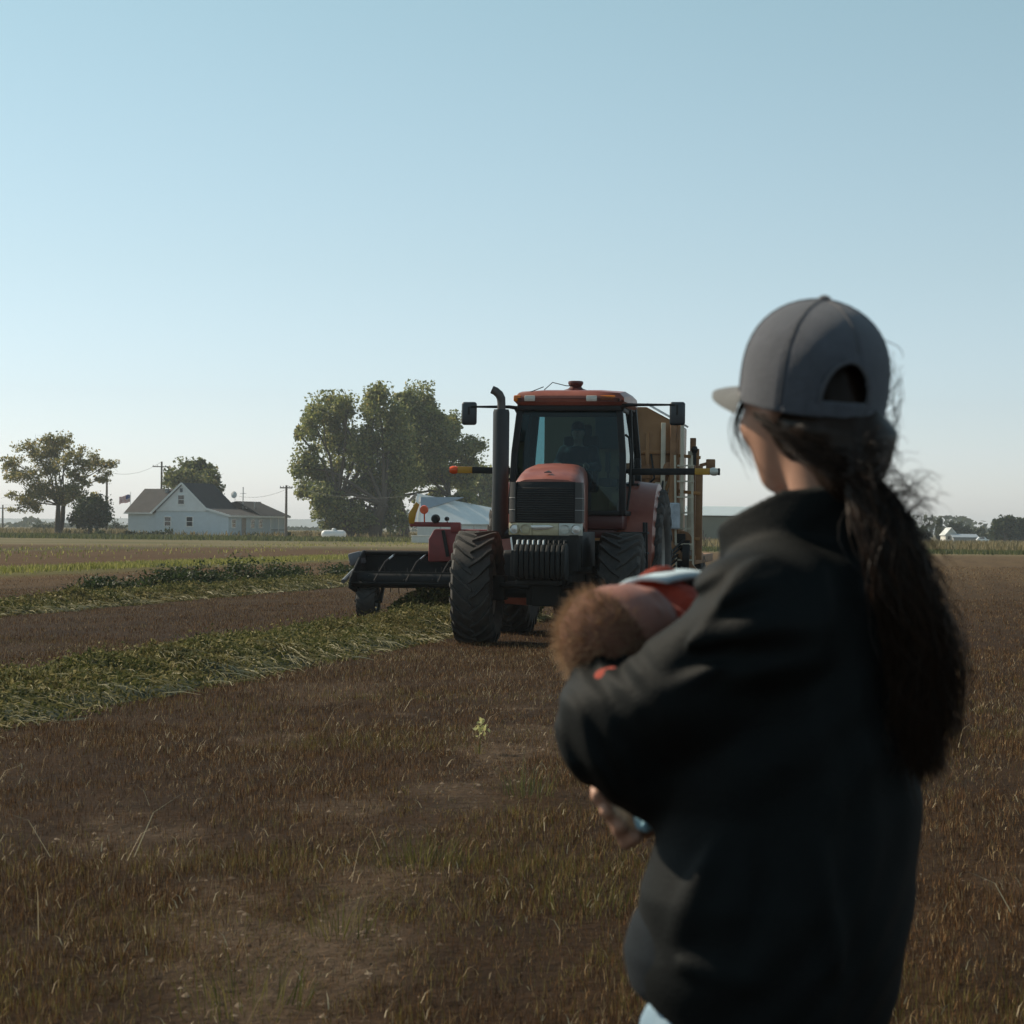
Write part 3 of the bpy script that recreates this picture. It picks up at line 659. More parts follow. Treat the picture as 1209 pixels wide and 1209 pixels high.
mb = MB(); slab(mb, [(10.05,-.3,3.28),(10.05,12,3.28),(13.3,12,2.42),(13.3,-.3,2.42)], .12)
slab(mb, [(6,6,3.3),(6,12,3.0),(10.05,11,4.05),(10.05,6,4.05)], .12); slab(mb, [(10.0,6,4.05),(10.0,10.6,4.05),(13.2,12.2,2.5),(13.2,6,2.5)], .12)
tag(mb.build('roof', shingle, H), 'low brown roof over the side and porch')
mb = MB(); mb.prism([(3.75,-.10,2.86),(10.1,-.10,2.86),(10.1,-.10,2.98),(7.05,-.10,5.66),(3.75,-.10,2.84)], (0, -.05, 0)); mb.build('gable_panel', white_batten, H)
mb = MB()
for a, b in (((3.15,-.33,2.60),(7.05,-.33,5.86)), ((7.05,-.33,5.86),(10.2,-.33,3.14)), ((10.2,-.33,3.14),(13.3,-.33,2.36))): mb.bar(a, b, .06, .2)
mb.bar((13.3,-.3,2.36), (13.3,12,2.36), .06, .18); mb.bar((-.3,-.38,2.6), (3.4,-.38,2.6), .06, .15); mb.build('fascia', trim, H)
def window(x, z, w_, h_, y=-.06, side=False, label=None):
    mb = MB(); 
    def P(a, b, c): return (12.9+a, b, c) if side else (b, y-a, c)
    def box(a, b, c, da, db, dc): mb.box(P(a, b, c), (da, db, dc) if side else (db, da, dc))
    e = .09
    box(.03, x, z+h_/2, .08, w_+2*e, e); box(.03, x, z-h_/2, .10, w_+2*e, e); box(.03, x-w_/2-e/2, z, .08, e, h_-e); box(.03, x+w_/2+e/2, z, .08, e, h_-e); box(.035, x, z, .05, w_, .06)
    f = mb.build('window', trim, H); 
    mb = MB(); mb.box(P(.012, x, z), (.02, w_, h_) if side else (w_, .02, h_)); mb.build('pane', pane_m, f); return f
window(5.2, 1.75, .75, 1.0); window(8.0, 1.75, .75, 1.05)
mb = MB(); window(6.95, 4.1, .75, 1.0, -.15)
mb = MB(); mb.box((6.95, -.17, 5.1), (.32, .05, .42)); mb.build('gable_vent', mat('vent_grey', (.12, .13, .15), .6), H)
mb = MB(); mb.box((7.4, -.08, .42), (.4, .05, .25)); mb.build('foundation_vent', pane_m, H)
for y in (.9, 4.7, 6.3): window(y, 1.6, .7, .9, side=True)
for y in (2.9,): 
    mb = MB(); mb.box((12.94, y, 1.2), (.07, .8, 1.9)); d = mb.build('door', mat('house_door', (.34, .28, .24), .6), H); mb = MB(); mb.box((13.0, y+.3, 1.1), (.05, .06, .1)); mb.build('handle', greymetal, d)
mb = MB()
for y in (8.0, 9.6, 11.4): mb = MB(); mb.box((13.15, y, 1.2), (.12, .12, 2.34)); mb.build('porch_post', trim, H)
mb = MB(); mb.box((13.15, 9.7, .95), (.06, 3.3, .06)); mb.box((13.15, 9.7, .5), (.05, 3.3, .05)); mb.build('porch_rail', mat('dark_rail', (.10, .10, .11), .5), H)
for x in (3.0, 5.6):
    mb = MB(); mb.box((x, 2.95, 5.08), (.35, .35, .35)); mb.box((x, 2.95, 5.28), (.45, .45, .05)); mb.build('roof_vent', greymetal, H)
mb = MB(); mb.tube([(10.6,6.4,3.2),(10.6,6.4,5.6)], .05, 6); mb.bar((10.2,6.4,4.9), (11.0,6.4,4.9), .04); mb.build('antenna_mast', greymetal, H)
mb = MB(); mb.lathe([(0,.02),(.02,.18),(.07,.34),(.09,.38),(.07,.38),(0,.2),(-.02,.02)], (9.5, 6.2, 4.75), 'Y', 16); mb.tube([(9.5,6.25,4.75),(9.5,6.5,4.5),(9.5,6.5,3.9)], .03, 6); mb.build('satellite_dish', trim, H)
mb = MB(); mb.tube([(11.6,7.2,3.0),(11.6,7.2,3.9)], .09, 8); mb.box((11.6,7.2,3.95), (.26,.26,.08)); mb.build('chimney_pipe', greymetal, H)

# flag on its pole
f0 = at(153.5, 633, 242); fl = thing('flagpole', 'white flagpole with a striped flag at the left end of the house', 'flagpole', (f0.x, f0.y, 0))
mb = MB(); mb.tube([(0,0,-.2),(0,0,4.9)], [.05,.035], 8); mb.lathe([(4.9,.0),(4.94,.06),(5.0,.07),(5.06,.0)], (0,0,0), 'Z', 8); mb.build('pole', trim, fl)
red = mat('flag_red', (.42, .05, .06), .8); wht = mat('flag_white', (.72, .72, .72), .8); blu = mat('flag_blue', (.04, .06, .22), .8)
me = MB(); nx, nz = 26, 13
def fp(i, j): 
    s_ = i/nx; return Vector((-.04-s_*1.25, .10*math.sin(s_*8)*s_+.0, 4.75-.82*j/nz-.30*s_**1.3+.05*math.sin(s_*7+j*.2)))
vs = [fp(i, j) for i in range(nx+1) for j in range(nz+1)]; vs2 = [p+Vector((0,.006,0)) for p in vs]
for i in range(nx):
    for j in range(nz):
        a = i*(nz+1)+j; me.mi = 2 if (i < 10 and j < 7) else (0 if j % 2 == 0 else 1)
        me.add([vs[a], vs[a+1], vs[a+nz+2], vs[a+nz+1]], [(0,1,2,3)]); me.add([vs2[a], vs2[a+1], vs2[a+nz+2], vs2[a+nz+1]], [(3,2,1,0)])
me.mi = 1; flag = me.build('flag', [red, wht, blu], fl)
n_ = blu.node_tree.nodes; l_ = blu.node_tree.links; vo = n_.new('ShaderNodeTexVoronoi'); vo.inputs['Scale'].default_value = 9; cr2 = n_.new('ShaderNodeValToRGB')
cr2.color_ramp.elements[0].position = .22; cr2.color_ramp.elements[0].color = (.72,.72,.72,1); cr2.color_ramp.elements[1].position = .26; cr2.color_ramp.elements[1].color = (.04,.06,.22,1)
tc_ = n_.new('ShaderNodeTexCoord'); l_.new(tc_.outputs['Object'], vo.inputs['Vector']); l_.new(vo.outputs['Distance'], cr2.inputs['Fac']); l_.new(cr2.outputs[0], n_['Principled BSDF'].inputs['Base Color'])


# utility poles and lines
wood = mat('pole_wood', (.13, .105, .085), .9, var=.3, scale=4)
def upole(label, px, ptop, pbase, D, arm=None, armw=2.2):
    b = at(px, pbase, D); tp = at(px, ptop, D); t = thing('utility_pole', label, 'utility pole', (b.x, b.y, 0), 0)
    mb = MB(); mb.tube([(0,0,-.3),(0,0,tp.z)], [.16,.11], 10); mb.build('pole', wood, t)
    if arm:
        z = at(px, arm, D).z; mb = MB(); mb.box((0,-.14,z), (armw,.10,.12)); c = mb.build('crossarm', wood, t)
        for s_ in (-1, -.5, .5, 1): mb = MB(); mb.lathe([(0,.0),(0,.035),(.06,.05),(.12,.035),(.15,.0)], (s_*armw*.46,-.14,z+.06), 'Z', 8); mb.build('insulator', greymetal, c)
    return Vector((b.x, b.y, tp.z))
p1 = upole('tall utility pole with a crossarm rising behind the house roof', 190, 545, 632, 262, 551)
p2 = upole('thin utility pole behind the round bush', 125.5, 557, 632, 255)
p3 = upole('utility pole right of the house beside the largest tree', 337.5, 573, 634, 219, 576, 1.3)
p4 = upole('small utility pole at the left edge of the photo', 3, 596, 627, 330, 600, 2.0)
cable = mat('cable_grey', (.12, .12, .115), .8)
def wire(label, a, b, sag):
    t = MB(); t.tube([a.lerp(b, i/14)-Vector((0,0,sag*4*(i/14)*(1-i/14))) for i in range(15)], .016, 5); tag(t.build('power_line', cable), label, 'cable')
wire('sagging cable from the right utility pole across the largest tree to the barn', p3, at(491, 584, 207), .75)
wire('cable from the right utility pole to the low roof of the house', p3+Vector((0,0,-.4)), at(282, 586, 238), .4)
wire('cable between the two poles behind the house and round bush', p1, p2, .8)
wire('cable running left from the thin pole to the edge pole', p2, p4, 1.2)

# white gas tank
g0 = at(394, 635, 216); T = thing('gas_tank', 'white propane tank lying beside the largest tree', 'gas tank', (g0.x, g0.y, 0), R(4))
tankw = mat('tank_white', (.74, .75, .75), .4, var=.08)
mb = MB(); r = .42; L = .85; pr = [(-L-r*math.cos(i*math.pi/16)*1.0, max(.001, r*math.sin(i*math.pi/16))) for i in range(9)]+[(L+r*math.cos(i*math.pi/16), max(.001, r*math.sin(i*math.pi/16))) for i in range(8, -1, -1)]
mb.lathe(pr, (0,0,.62), 'X', 24); mb.build('tank', tankw, T)
mb = MB(); mb.lathe([(1.0,.2),(1.16,.2),(1.22,.14),(1.24,.0)], (0,0,0), 'Z', 14); mb.build('dome_lid', tankw, T)
for s_ in (-.6, .6): mb = MB(); mb.box((s_,0,.15), (.16,.6,.34)); mb.build('leg', mat('concrete_foot', (.3,.3,.28), .9), T)

# ================================================================= WHITE BARN
bw = mat('barn_white', (.62, .60, .55), .7, var=.1, scale=1); rm = mat('pale_metal_roof', (.66, .66, .63), .45, .25, var=.07, scale=.6); rb = mat('roof_shade_blue_grey', (.20, .25, .30), .6, var=.1, scale=.5)
B0 = at(535, 634, 202); B = thing('barn', 'long white barn with pale metal roof behind the red harvester frame', 'barn', (B0.x, B0.y, 0))
def rel(px, py, D, z=None):
    p = at(px, py, D)-Vector((B0.x, B0.y, 0)); 
    if z is not None: p.z = z
    return p
e0, e1 = rel(488, 618, 194), rel(592, 619, 230); r0, r1 = rel(492, 582.5, 208), rel(592, 601.5, 254); k0, k1 = r0*2-e0, r1*2-e1; k0.z = e0.z; k1.z = e1.z
mb = MB(); slab(mb, [e0, e1, r1, r0], .15); slab(mb, [k0, k1, r1, r0], .15); mb.build('roof', rm, B)
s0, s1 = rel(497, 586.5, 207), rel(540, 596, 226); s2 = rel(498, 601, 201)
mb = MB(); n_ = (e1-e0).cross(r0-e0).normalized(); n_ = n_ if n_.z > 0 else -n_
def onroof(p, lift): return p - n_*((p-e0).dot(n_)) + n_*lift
mb.prism([onroof(s0, .03), onroof(s2, .03), onroof(s1, .03)], n_*.12); tag(mb.build('roof_shade_patch', rb, B), 'dark blue grey triangle laid on the roof as painted shade')  # thin dark triangle on the slope, its colour stands in for roof shade
ins = Vector((.35, .5, -.12)); a0, a1, c0, c1 = e0+ins, e1+Vector((-.35,.5,-.12)), k0+Vector((.35,-.5,-.12)), k1+Vector((-.35,-.5,-.12)); rr0, rr1 = r0+Vector((.35,0,-.2)), r1+Vector((-.35,0,-.2))
def dn(p): return Vector((p.x, p.y, 0))
mb = MB(); mb.loft([[dn(a0), a0, rr0, c0, dn(c0)], [dn(a1), a1, rr1, c1, dn(c1)]]); mb.build('wall', bw, B)
for f in (.44, .66, .25):
    c = a0.lerp(a1, f); d = (a1-a0).normalized(); mb = MB(); q = c+Vector((0,-.03,0)); q.z = 1.55
    mb.bar(q-d*.5, q+d*.5, .06, .8); w_ = mb.build('window', trim, B); mb = MB(); q2 = q+Vector((0,-.03,0)); mb.bar(q2-d*.42, q2+d*.42, .05, .66); mb.build('pane', mat('barn_pane', (.2,.2,.2), .3), w_)
mb = MB(); mb.bar(rel(483, 592, 205), rel(492, 583, 205), .25, .25); mb.build('gable_overhang', mat('weathered_board', (.22,.19,.16), .9), B)
# pale trough in front of it
q = at(499, 638, 186); mb = MB(); mb.box((0,0,.35), (1.9,.9,.55)); mb.box((0,0,.66), (2.0,1.0,.08)); mb.box((-.7,0,.04), (.1,.8,.08)); mb.box((.7,0,.04), (.1,.8,.08))
o = mb.build('water_trough', bw, None, .03); o.location = (q.x, q.y, 0); tag(o, 'pale metal trough standing before the white barn', 'trough')

# ================================================================= SHED AT THE RIGHT AND FAR BUILDINGS
sh0 = at(845, 641, 196); SH = thing('farm_shed', 'low grey green shed with a pale corrugated roof beyond the right of the tractor', 'shed', (sh0.x, sh0.y, 0))
def srel(px, py, D): return at(px, py, D)-Vector((sh0.x, sh0.y, 0))
xl, xr = srel(770, 640, 196).x, srel(893, 640, 196).x; ze, zr = srel(850, 608.5, 196).z, srel(850, 598.5, 201).z
mb = MB(); mb.prism([(xl,0,0),(xl,9,0),(xl,9,ze),(xl,4.5,zr-.25),(xl,0,ze-.1)], (xr-xl, 0, 0)); mb.build('wall', mat('grey_green_metal', (.19, .185, .14), .7, var=.08, scale=.4), SH)
rib = mat('corrugated_roof', (.34, .40, .43), .45, .3, var=.1, scale=2)
mb = MB(); n = 60
for (ya, za, yb, zb) in ((-.3, ze-.05, 4.5, zr), (9.3, ze-.05, 4.5, zr)):
    vs, fs = [], []
    for i in range(2*n+1):
        x = xl-.2+(xr-xl+.4)*i/(2*n); dz = .07*(i % 2); vs += [(x, ya, za+dz), (x, yb, zb+dz)]
    fs = [(2*i, 2*i+2, 2*i+3, 2*i+1) for i in range(2*n)]; mb.add(vs, fs)
mb.build('roof', rib, SH, smooth=0)
for i, (px, d, c) in enumerate(((826, 176, (.09,.06,.05)), (833, 178, (.13,.09,.07)))):
    p = at(px, 640, d); mb = MB()
    for k in range(16):
        a = rng.uniform(-.45, .45, 3); mb.bar((a[0], a[1], .02), (a[0]+rng.normal()*.25, a[1]+rng.normal()*.25, rng.uniform(.4, 1.5-.6*i)), .06)
    mb.box((0,0,.18), (1.0,.8,.36)); o = mb.build('scrap_pile', mat('rusty_scrap', c, .8, var=.4), None); o.location = (p.x, p.y, 0)
    tag(o, ['dark upright pile of scrap and posts before the grey green shed', 'low rusty pile of scrap right of the dark posts'][i], 'scrap pile')
h0 = at(1123, 641, 338); HH = thing('far_house', 'tiny pale house with a steep gable on the right skyline', 'house', (h0.x, h0.y, 0))
mb = MB(); mb.prism([(-.9,0,0),(.9,0,0),(.9,0,1.2),(0,0,2.2),(-.9,0,1.2)], (0,4,0)); mb.build('wall', bw, HH)
mb = MB(); slab(mb, [(-1.1,-.2,1.1),(-1.1,4.2,1.1),(0,4.2,2.35),(0,-.2,2.35)], .1); slab(mb, [(1.1,-.2,1.1),(1.1,4.2,1.1),(0,4.2,2.35),(0,-.2,2.35)], .1); mb.build('roof', rm, HH)
for x in (-.4, .4): mb = MB(); mb.box((x,-.02,.7), (.35,.05,.5)); mb.build('window', pane_m, HH)
h1 = at(1140, 641, 336); HB = thing('far_barn', 'long low grey roofed building beside the tiny pale house', 'barn', (h1.x, h1.y, 0))
mb = MB(); mb.box((0,2,.45), (3.8,4,.9)); mb.build('wall', mat('far_wall', (.25,.26,.27), .8), HB)
mb = MB(); slab(mb, [(-2.1,-.2,.85),(2.1,-.2,.85),(2.1,2,1.35),(-2.1,2,1.35)], .1); slab(mb, [(-2.1,4.2,.85),(2.1,4.2,.85),(2.1,2,1.35),(-2.1,2,1.35)], .1); mb.build('roof', mat('far_roof', (.36,.40,.44), .5, .3), HB)
v0 = at(1160, 642, 325); V = thing('parked_car', 'white vehicle parked by the far buildings at the right', 'car', (v0.x, v0.y, 0))
cw = mat('car_white', (.75,.76,.76), .3, var=.05)
mb = MB(); mb.loft([[(x, y, z) for x, z in ((-.95,.25),(.95,.25),(.95,.55),(.55,.62),(.3,.92),(-.6,.92),(-.85,.62),(-.95,.58))] for y in (-.42, .42)]); mb.build('body', cw, V, .03)
for x in (-.6, .6):
    for y in (-.38, .38): mb = MB(); mb.lathe([(-.06,.01),(-.06,.2),(.06,.2),(.06,.01)], (x, y, .2), 'Y', 14); mb.build('wheel', mat('tyre_far', (.02,.02,.02), .8), V)
mb = MB(); mb.box((-.12,-.425,.76), (.7,.02,.2)); mb.build('side_window', pane_m, V)
# ================================================================= TRACTOR
red_p = mat('tractor_red', (.24, .042, .020), .42, var=.25, scale=2.2, coat=.15, col2=(.28,.085,.05)); red_top = red_p
red_d = mat('dark_red_paint', (.085, .014, .011), .45, var=.2, scale=3)
blk = mat('black_plastic', (.012, .012, .012), .55, var=.3, scale=5, spec=.3); blk_m = mat('black_metal', (.013, .013, .012), .6, 0, spec=.3, var=.35, scale=6, bump=.15)
rubber = mat('tyre_rubber', (.030, .028, .026), .75, var=.45, scale=5, bump=.3, bscale=60, col2=(.045,.038,.032))
grey_pl = mat('grey_side_panel', (.055, .05, .046), .6, var=.1); silver = mat('silver_metal', (.6, .6, .58), .3, .9, var=.1)
lens_c = mat('clear_lens', (.62, .60, .52), .15, var=.15, scale=18, spec=.8); cream = mat('sunlit_dust_cream', (.50, .43, .28), .25, var=.15, scale=12)  # cream colours in sunlit dust on the left lens and lamp housing
amber = mat('amber_lens', (.75, .20, .02), .2, var=.15, scale=20); orange_l = mat('orange_red_lens', (.80, .10, .02), .2, var=.15, scale=20); yellow = mat('yellow_reflector', (.50, .25, .015), .4, var=.1, scale=9)
glass = glassmat('cab_glass', (.30, .47, .50)); mirror_m = mat('mirror_back', (.03, .036, .042), .35, var=.1)
interior = mat('cab_interior', (.035, .035, .035), .8, var=.2); wheel_red = mat('wheel_rim_grey', (.28, .27, .25), .45, .5, var=.2)

TYAW = R(-9.3)
T = thing('tractor', 'large red tractor with black grille and tall exhaust stack driving towards the camera', 'tractor', (.46, 25.85, 0), TYAW)
def tyre_mesh(Rr, W, rim, lugs, rev=1):
    mb = MB(); pr = [(-W*.36, rim), (-W*.44, rim+.05*Rr), (-W*.5, rim+.45*(Rr-rim)), (-W*.49, Rr*.86), (-W*.43, Rr*.925), (-W*.2, Rr*.945), (0, Rr*.95)]
    pr = pr+[(-a, r) for a, r in pr[-2::-1]]; mb.lathe(pr, (0,0,0), 'X', 56)
    for side in (-1, 1):
        for k in range(lugs):
            a0 = 2*math.pi*(k+(0.5 if side > 0 else 0))/lugs; secs = []
            for i, s_ in enumerate((-.04, .18, .38, .47, .515)):
                ang = a0-rev*(.40*(1-abs(s_)/.515))*26/lugs*.9+0; x = side*s_*W; hw = (.032+.012*(i/4))*Rr*1.0
                r_in = (Rr*.93 if i < 3 else (Rr*.90 if i == 3 else Rr*.80)); r_out = (Rr if i < 3 else (Rr*.988 if i == 3 else Rr*.90)); ring = []
                for (dr, dw) in ((r_in, -1.25), (r_in, 1.25), (r_out, .85), (r_out, -.85)):
                    t = ang+dw*hw/Rr; ring.append(Vector((x, dr*math.sin(t), dr*math.cos(t))))
                secs.append(ring)
            mb.loft(secs)
    return mb
def wheel(name, x, y, Rr, W, rim, lugs, parent, steer=0.0, face=1, label=None, rimm=wheel_red):
    w_ = thing(name, None, None); w_.parent = parent; w_.location = (x, y, Rr); w_.rotation_euler = (0, 0, steer)
    tyre_mesh(Rr, W, rim, lugs, 1).build('tyre', rubber, w_, smooth=40)
    mb = MB(); f = face
    mb.lathe([(-W*.36, rim*1.0), (-W*.30, rim*.9), (f*W*.10, rim*.86), (f*W*.16, rim*.55), (f*W*.05, rim*.40), (f*W*.22, rim*.3), (f*W*.25, rim*.12), (f*W*.25, 0.001)], (0,0,0), 'X', 32)
    mb.lathe([(W*.36, rim*1.0), (W*.30, rim*.9), (-W*.2, rim*.88)], (0,0,0), 'X', 32)
    for k in range(8):
        a = k*math.pi/4; mb.lathe([(f*W*.15, .03), (f*W*.24, .03), (f*W*.24, .001)], (0, rim*.45*math.sin(a), rim*.45*math.cos(a)), 'X', 6)
    mb.build('rim', rimm, w_); return w_
def flip(o): return o
wheel('front_wheel', -.88, 0, .685, .50, .37, 21, T, R(2), -1); wheel('front_wheel', .88, 0, .685, .50, .37, 21, T, R(2), 1)
wheel('rear_wheel', -.90, 2.95, .975, .50, .56, 24, T, 0, -1); wheel('rear_wheel', .90, 2.95, .975, .50, .56, 24, T, 0, 1)
mb = MB(); mb.tube([(-.66,0,.66),(.66,0,.66)], .10, 12); mb.box((0,0,.66), (.5,.42,.36)); mb.bar((-.6,.2,.72), (.6,.2,.72), .06)
for s_ in (-1, 1): mb.box((s_*.60,0,.68), (.14,.3,.3)); mb.tube([(s_*.2,-.22,.70),(s_*.58,-.2,.72)], .035, 8)
mb.build('front_axle', blk_m, T, .015)
mb = MB(); mb.tube([(-.75,2.95,.97),(.75,2.95,.97)], .16, 12); mb.box((0,2.9,.95), (.7,.8,.6)); mb.build('rear_axle', blk_m, T, .02)
mb = MB(); mb.box((0,.9,.95), (.46,3.0,.44)); mb.box((0,.3,.62), (.34,1.2,.3)); mb.box((0,2.1,.66), (.5,1.2,.34)); mb.tube([(-.3,-.2,.9),(-.3,1.4,.9)], .05, 8); mb.tube([(.3,-.2,.9),(.3,1.4,.9)], .05, 8); mb.build('chassis', blk_m, T, .02)
# hood
def hsec(y, w_, zt, zb): 
    return [Vector((a, y, b)) for a, b in ((-w_, zb), (-w_*1.0, zt-.24), (-w_*.96, zt-.12), (-w_*.84, zt-.045), (-w_*.6, zt-.012), (0, zt), (w_*.6, zt-.012), (w_*.84, zt-.045), (w_*.96, zt-.12), (w_, zt-.24), (w_, zb))]
mb = MB(); S_ = [hsec(-.92,.415,1.955,1.47), hsec(-.91,.42,1.985,1.47), hsec(-.85,.42,2.02,1.46), hsec(-.6,.415,2.095,1.40), hsec(-.2,.39,2.16,1.36), hsec(.4,.36,2.21,1.34), hsec(1.44,.32,2.23,1.32)]
for q_, dx_ in ((4, -.03), (5, -.08), (6, -.13)): S_[q_] = [p+Vector((dx_, 0, 0)) for p in S_[q_]]
mb.loft(S_); hood = mb.build('hood', red_p, T, 0, 40)
mb = MB(); mb.prism([(-.045,-.80,2.058),(.045,-.80,2.058),(0,-.72,2.082)], (0,0,.008)); mb.build('emblem', blk, hood)
mb = MB()   # bulged black grille with slats
secs = []
for z, yb, gw_ in ((1.475,-1.015,.348),(1.60,-1.03,.348),(1.75,-1.03,.348),(1.86,-1.02,.348),(1.95,-.985,.345)):
    secs.append([Vector((x, yb+.04*(x/.32)**2, z)) for x in np.linspace(-gw_, gw_, 13)]+[Vector((x, -.915, z)) for x in np.linspace(gw_, -gw_, 13)])
mb.loft(secs); gr = mb.build('grille', blk, T)
mb = MB()
for i in range(15):
    z = 1.495+i*.027; yb = -1.036 if 1.55 < z < 1.82 else -1.026; mb.tube([(x, yb+.04*(x/.32)**2, z) for x in np.linspace(-.333, .333, 9)], .006, 5)
mb.build('slat', mat('grille_slat', (.03,.028,.026), .5), gr)
for s_ in (-1, 1):
    mb = MB(); secs = []
    for z, wx in ((1.475,.425),(1.7,.425),(1.945,.415)): secs.append([Vector((s_*.350, -1.0, z)), Vector((s_*.350,-.92,z)), Vector((s_*(wx+.008),-.83,z)), Vector((s_*(wx+.012),-.83,z)), Vector((s_*(wx+.006),-.95,z)), Vector((s_*(wx-.03),-.985,z))])
    mb.loft(secs); p = mb.build('side_panel', grey_pl, T, 0, 40)
    for z in (1.62, 1.76): mb = MB(); mb.tube([(s_*.353,-1.003,z),(s_*.395,-.99,z),(s_*.432,-.945,z),(s_*.440,-.84,z)], .004, 5); mb.build('seam_line', mat('pale_seam', (.4,.38,.36), .5), p)
def band(x0, x1, z0, z1, out=0.0, n=9):
    def yy(x): a = min(abs(x)/.43, 1); return -1.03-out+.05*a**2+.10*max(0, a-.75)**1.0*1.6
    mb = MB(); secs = []
    for z in (z0, z0+.02, z1-.02, z1):
        e = .012 if z in (z0, z1) else 0
        secs.append([Vector((x, yy(x)+e, z)) for x in np.linspace(x0, x1, n)]+[Vector((x, -.90, z)) for x in np.linspace(x1, x0, n)])
    return mb.loft(secs)
band(-.145, .165, 1.325, 1.468).build('lamp_band', cream, T, 0, 40)
for a, b in ((-.435, -.15), (.17, .435)): 
    hl = band(a, b, 1.325, 1.468, .003).build('headlight', lens_c if a > 0 else cream, T, 0, 40)
    for k in (0, 1):
        x = (a+b)/2+(k-.5)*.13; mb = MB(); mb.lathe([(0,.001),(.004,.05),(.0,.055),(-.02,.055)], (x, -1.0-.03*(1-abs(x)/.43), 1.396), 'Y', 16); mb.build('reflector', silver, hl)
mb = MB(); mb.prism([(-.16,-1.045,1.44),(.06,-1.045,1.445),(.11,-1.043,1.425),(.03,-1.045,1.395),(-.10,-1.045,1.385),(-.15,-1.045,1.40)], (0,.02,0)); mb.build('badge', silver, T, .004)
mb = MB(); mb.loft([[Vector((a*f, yv, z)) for a, yv in ((-.42,-.8),(-.40,-.98),(0,-1.02),(.40,-.98),(.42,-.8))] for z, f in ((1.32,1),(1.05,.92),(.86,.80))]); mb.box((0,-.55,1.12), (.78,.9,.42)); mb.build('front_support', blk_m, T)
for s_ in (-1, 1):
    mb = MB(); mb.box((s_*.395, -.1, 1.16), (.015, 1.2, .42)); mb.build('engine_side_panel', blk, T, .006)
    if s_ < 0: mb = MB(); mb.bar((-.40,-.99,1.30), (-.355,-1.0,.98), .02); mb.box((-.35,-1.0,.97), (.05,.03,.025)); mb.build('trim_strut', silver, T)
fw = thing('front_weights', None, None); fw.parent = T; fw.location.x = .04
for i in range(10):
    x = -.22+i*.0605; mb = MB()
    mb.prism([(x-.024,-1.42,.83),(x-.024,-1.46,.90),(x-.024,-1.46,1.14),(x-.024,-1.40,1.215),(x-.024,-1.28,1.235),(x-.024,-1.16,1.20),(x-.024,-1.1,.86),(x-.024,-1.18,.80)], (.048,0,0)); w_ = mb.build('weight', blk_m, fw, .008)
    mb = MB(); mb.tube([(x,-1.36,1.215),(x,-1.34,1.262),(x,-1.25,1.268),(x,-1.22,1.22)], .012, 6); mb.build('handle', silver if i < 6 else blk_m, w_)
mb = MB(); mb.box((0,-1.08,1.0), (.66,.14,.3)); mb.box((0,-1.1,.78), (.5,.3,.06)); mb.build('bracket', blk_m, fw, .01)
for o in T.children:
    if o.name.split('.')[0] in ('hood', 'grille', 'side_panel', 'lamp_band', 'headlight', 'badge', 'front_support', 'trim_strut', 'engine_side_panel'): o.location.x += .085
# cab
mb = MB(); mb.box((0,2.35,1.50), (1.44,1.72,.20)); mb.box((0,2.35,1.36), (1.2,1.6,.14)); mb.build('cab_base', red_d, T, .03)
CB = [(-.72,1.47,1.59), (.72,1.47,1.59), (.74,3.18,1.59), (-.74,3.18,1.59)]; CT = [(-.635,1.66,3.03), (.635,1.66,3.03), (.66,3.12,3.03), (-.66,3.12,3.03)]
CMB = [Vector(a).lerp(Vector(b), .0) for a, b in zip(CB, CT)]
mb = MB()
for i, wd in ((0, .085), (1, .085), (2, .10), (3, .10)):
    a, b = Vector(CB[i]), Vector(CT[i]); mid = a.lerp(b, .55)+Vector((.025*(1 if a.x > 0 else -1), 0, 0)); mb.bar(a, mid, wd, wd); mb.bar(mid-(b-a)*.01, b, wd, wd)
for i in range(4):
    j = (i+1)%4; mb.bar(CT[i], CT[j], .08, .10); mb.bar(Vector(CB[i])+Vector((0,0,.02)), Vector(CB[j])+Vector((0,0,.02)), .07, .06)
for s_ in (-1, 1): mb.bar((s_*.745, 2.55, 1.6), (s_*.675, 2.6, 3.0), .05)
mb.build('cab_frame', blk, T, .012)
def pane(name, i, j, off):
    a, b, c, d = [Vector(p) for p in (CB[i], CB[j], CT[j], CT[i])]; n_ = (b-a).cross(d-a).normalized(); mb = MB()
    mida, midb = a.lerp(d, .55), b.lerp(c, .55); bul = n_*off
    mb.add([a, b, midb+bul, c, d, mida+bul], [(0,1,2,5), (5,2,3,4)]); return mb.build(name, glass, T, smooth=60)
pane('windscreen', 0, 1, .03); pane('side_window', 1, 2, .03); pane('rear_window', 2, 3, .01); pane('side_window', 3, 0, .03)
mb = MB(); mb.tube([(.76,1.62,1.65),(.79,1.62,1.9),(.80,1.63,2.35),(.77,1.67,2.58),(.72,1.72,2.62)], .016, 8); mb.build('grab_handle', blk, T)
mb = MB(); mb.tube([(.735,2.5,2.0),(.80,2.5,2.0),(.80,2.62,2.0)], .018, 6); mb.build('door_handle', blk, T)
mb = MB(); hz = []
for y, w_, z0, z1 in ((1.50,.66,3.03,3.11),(1.56,.71,2.99,3.17),(2.0,.735,2.99,3.215),(2.9,.735,2.99,3.215),(3.22,.71,2.99,3.18),(3.28,.66,3.02,3.12)):
    hz.append([Vector(p) for p in ((-w_+.05,y,z0),(w_-.05,y,z0),(w_,y,z0+.05),(w_,y,z1-.08),(w_-.06,y,z1-.02),(w_*.5,y,z1),(-w_*.5,y,z1),(-w_+.06,y,z1-.02),(-w_,y,z1-.08),(-w_,y,z0+.05))])
mb.loft(hz); rf = mb.build('roof', red_p, T, 0, 40)
mb = MB(); mb.box((0,2.38,2.96), (1.34,1.62,.07)); mb.build('headliner', blk, rf, .01)
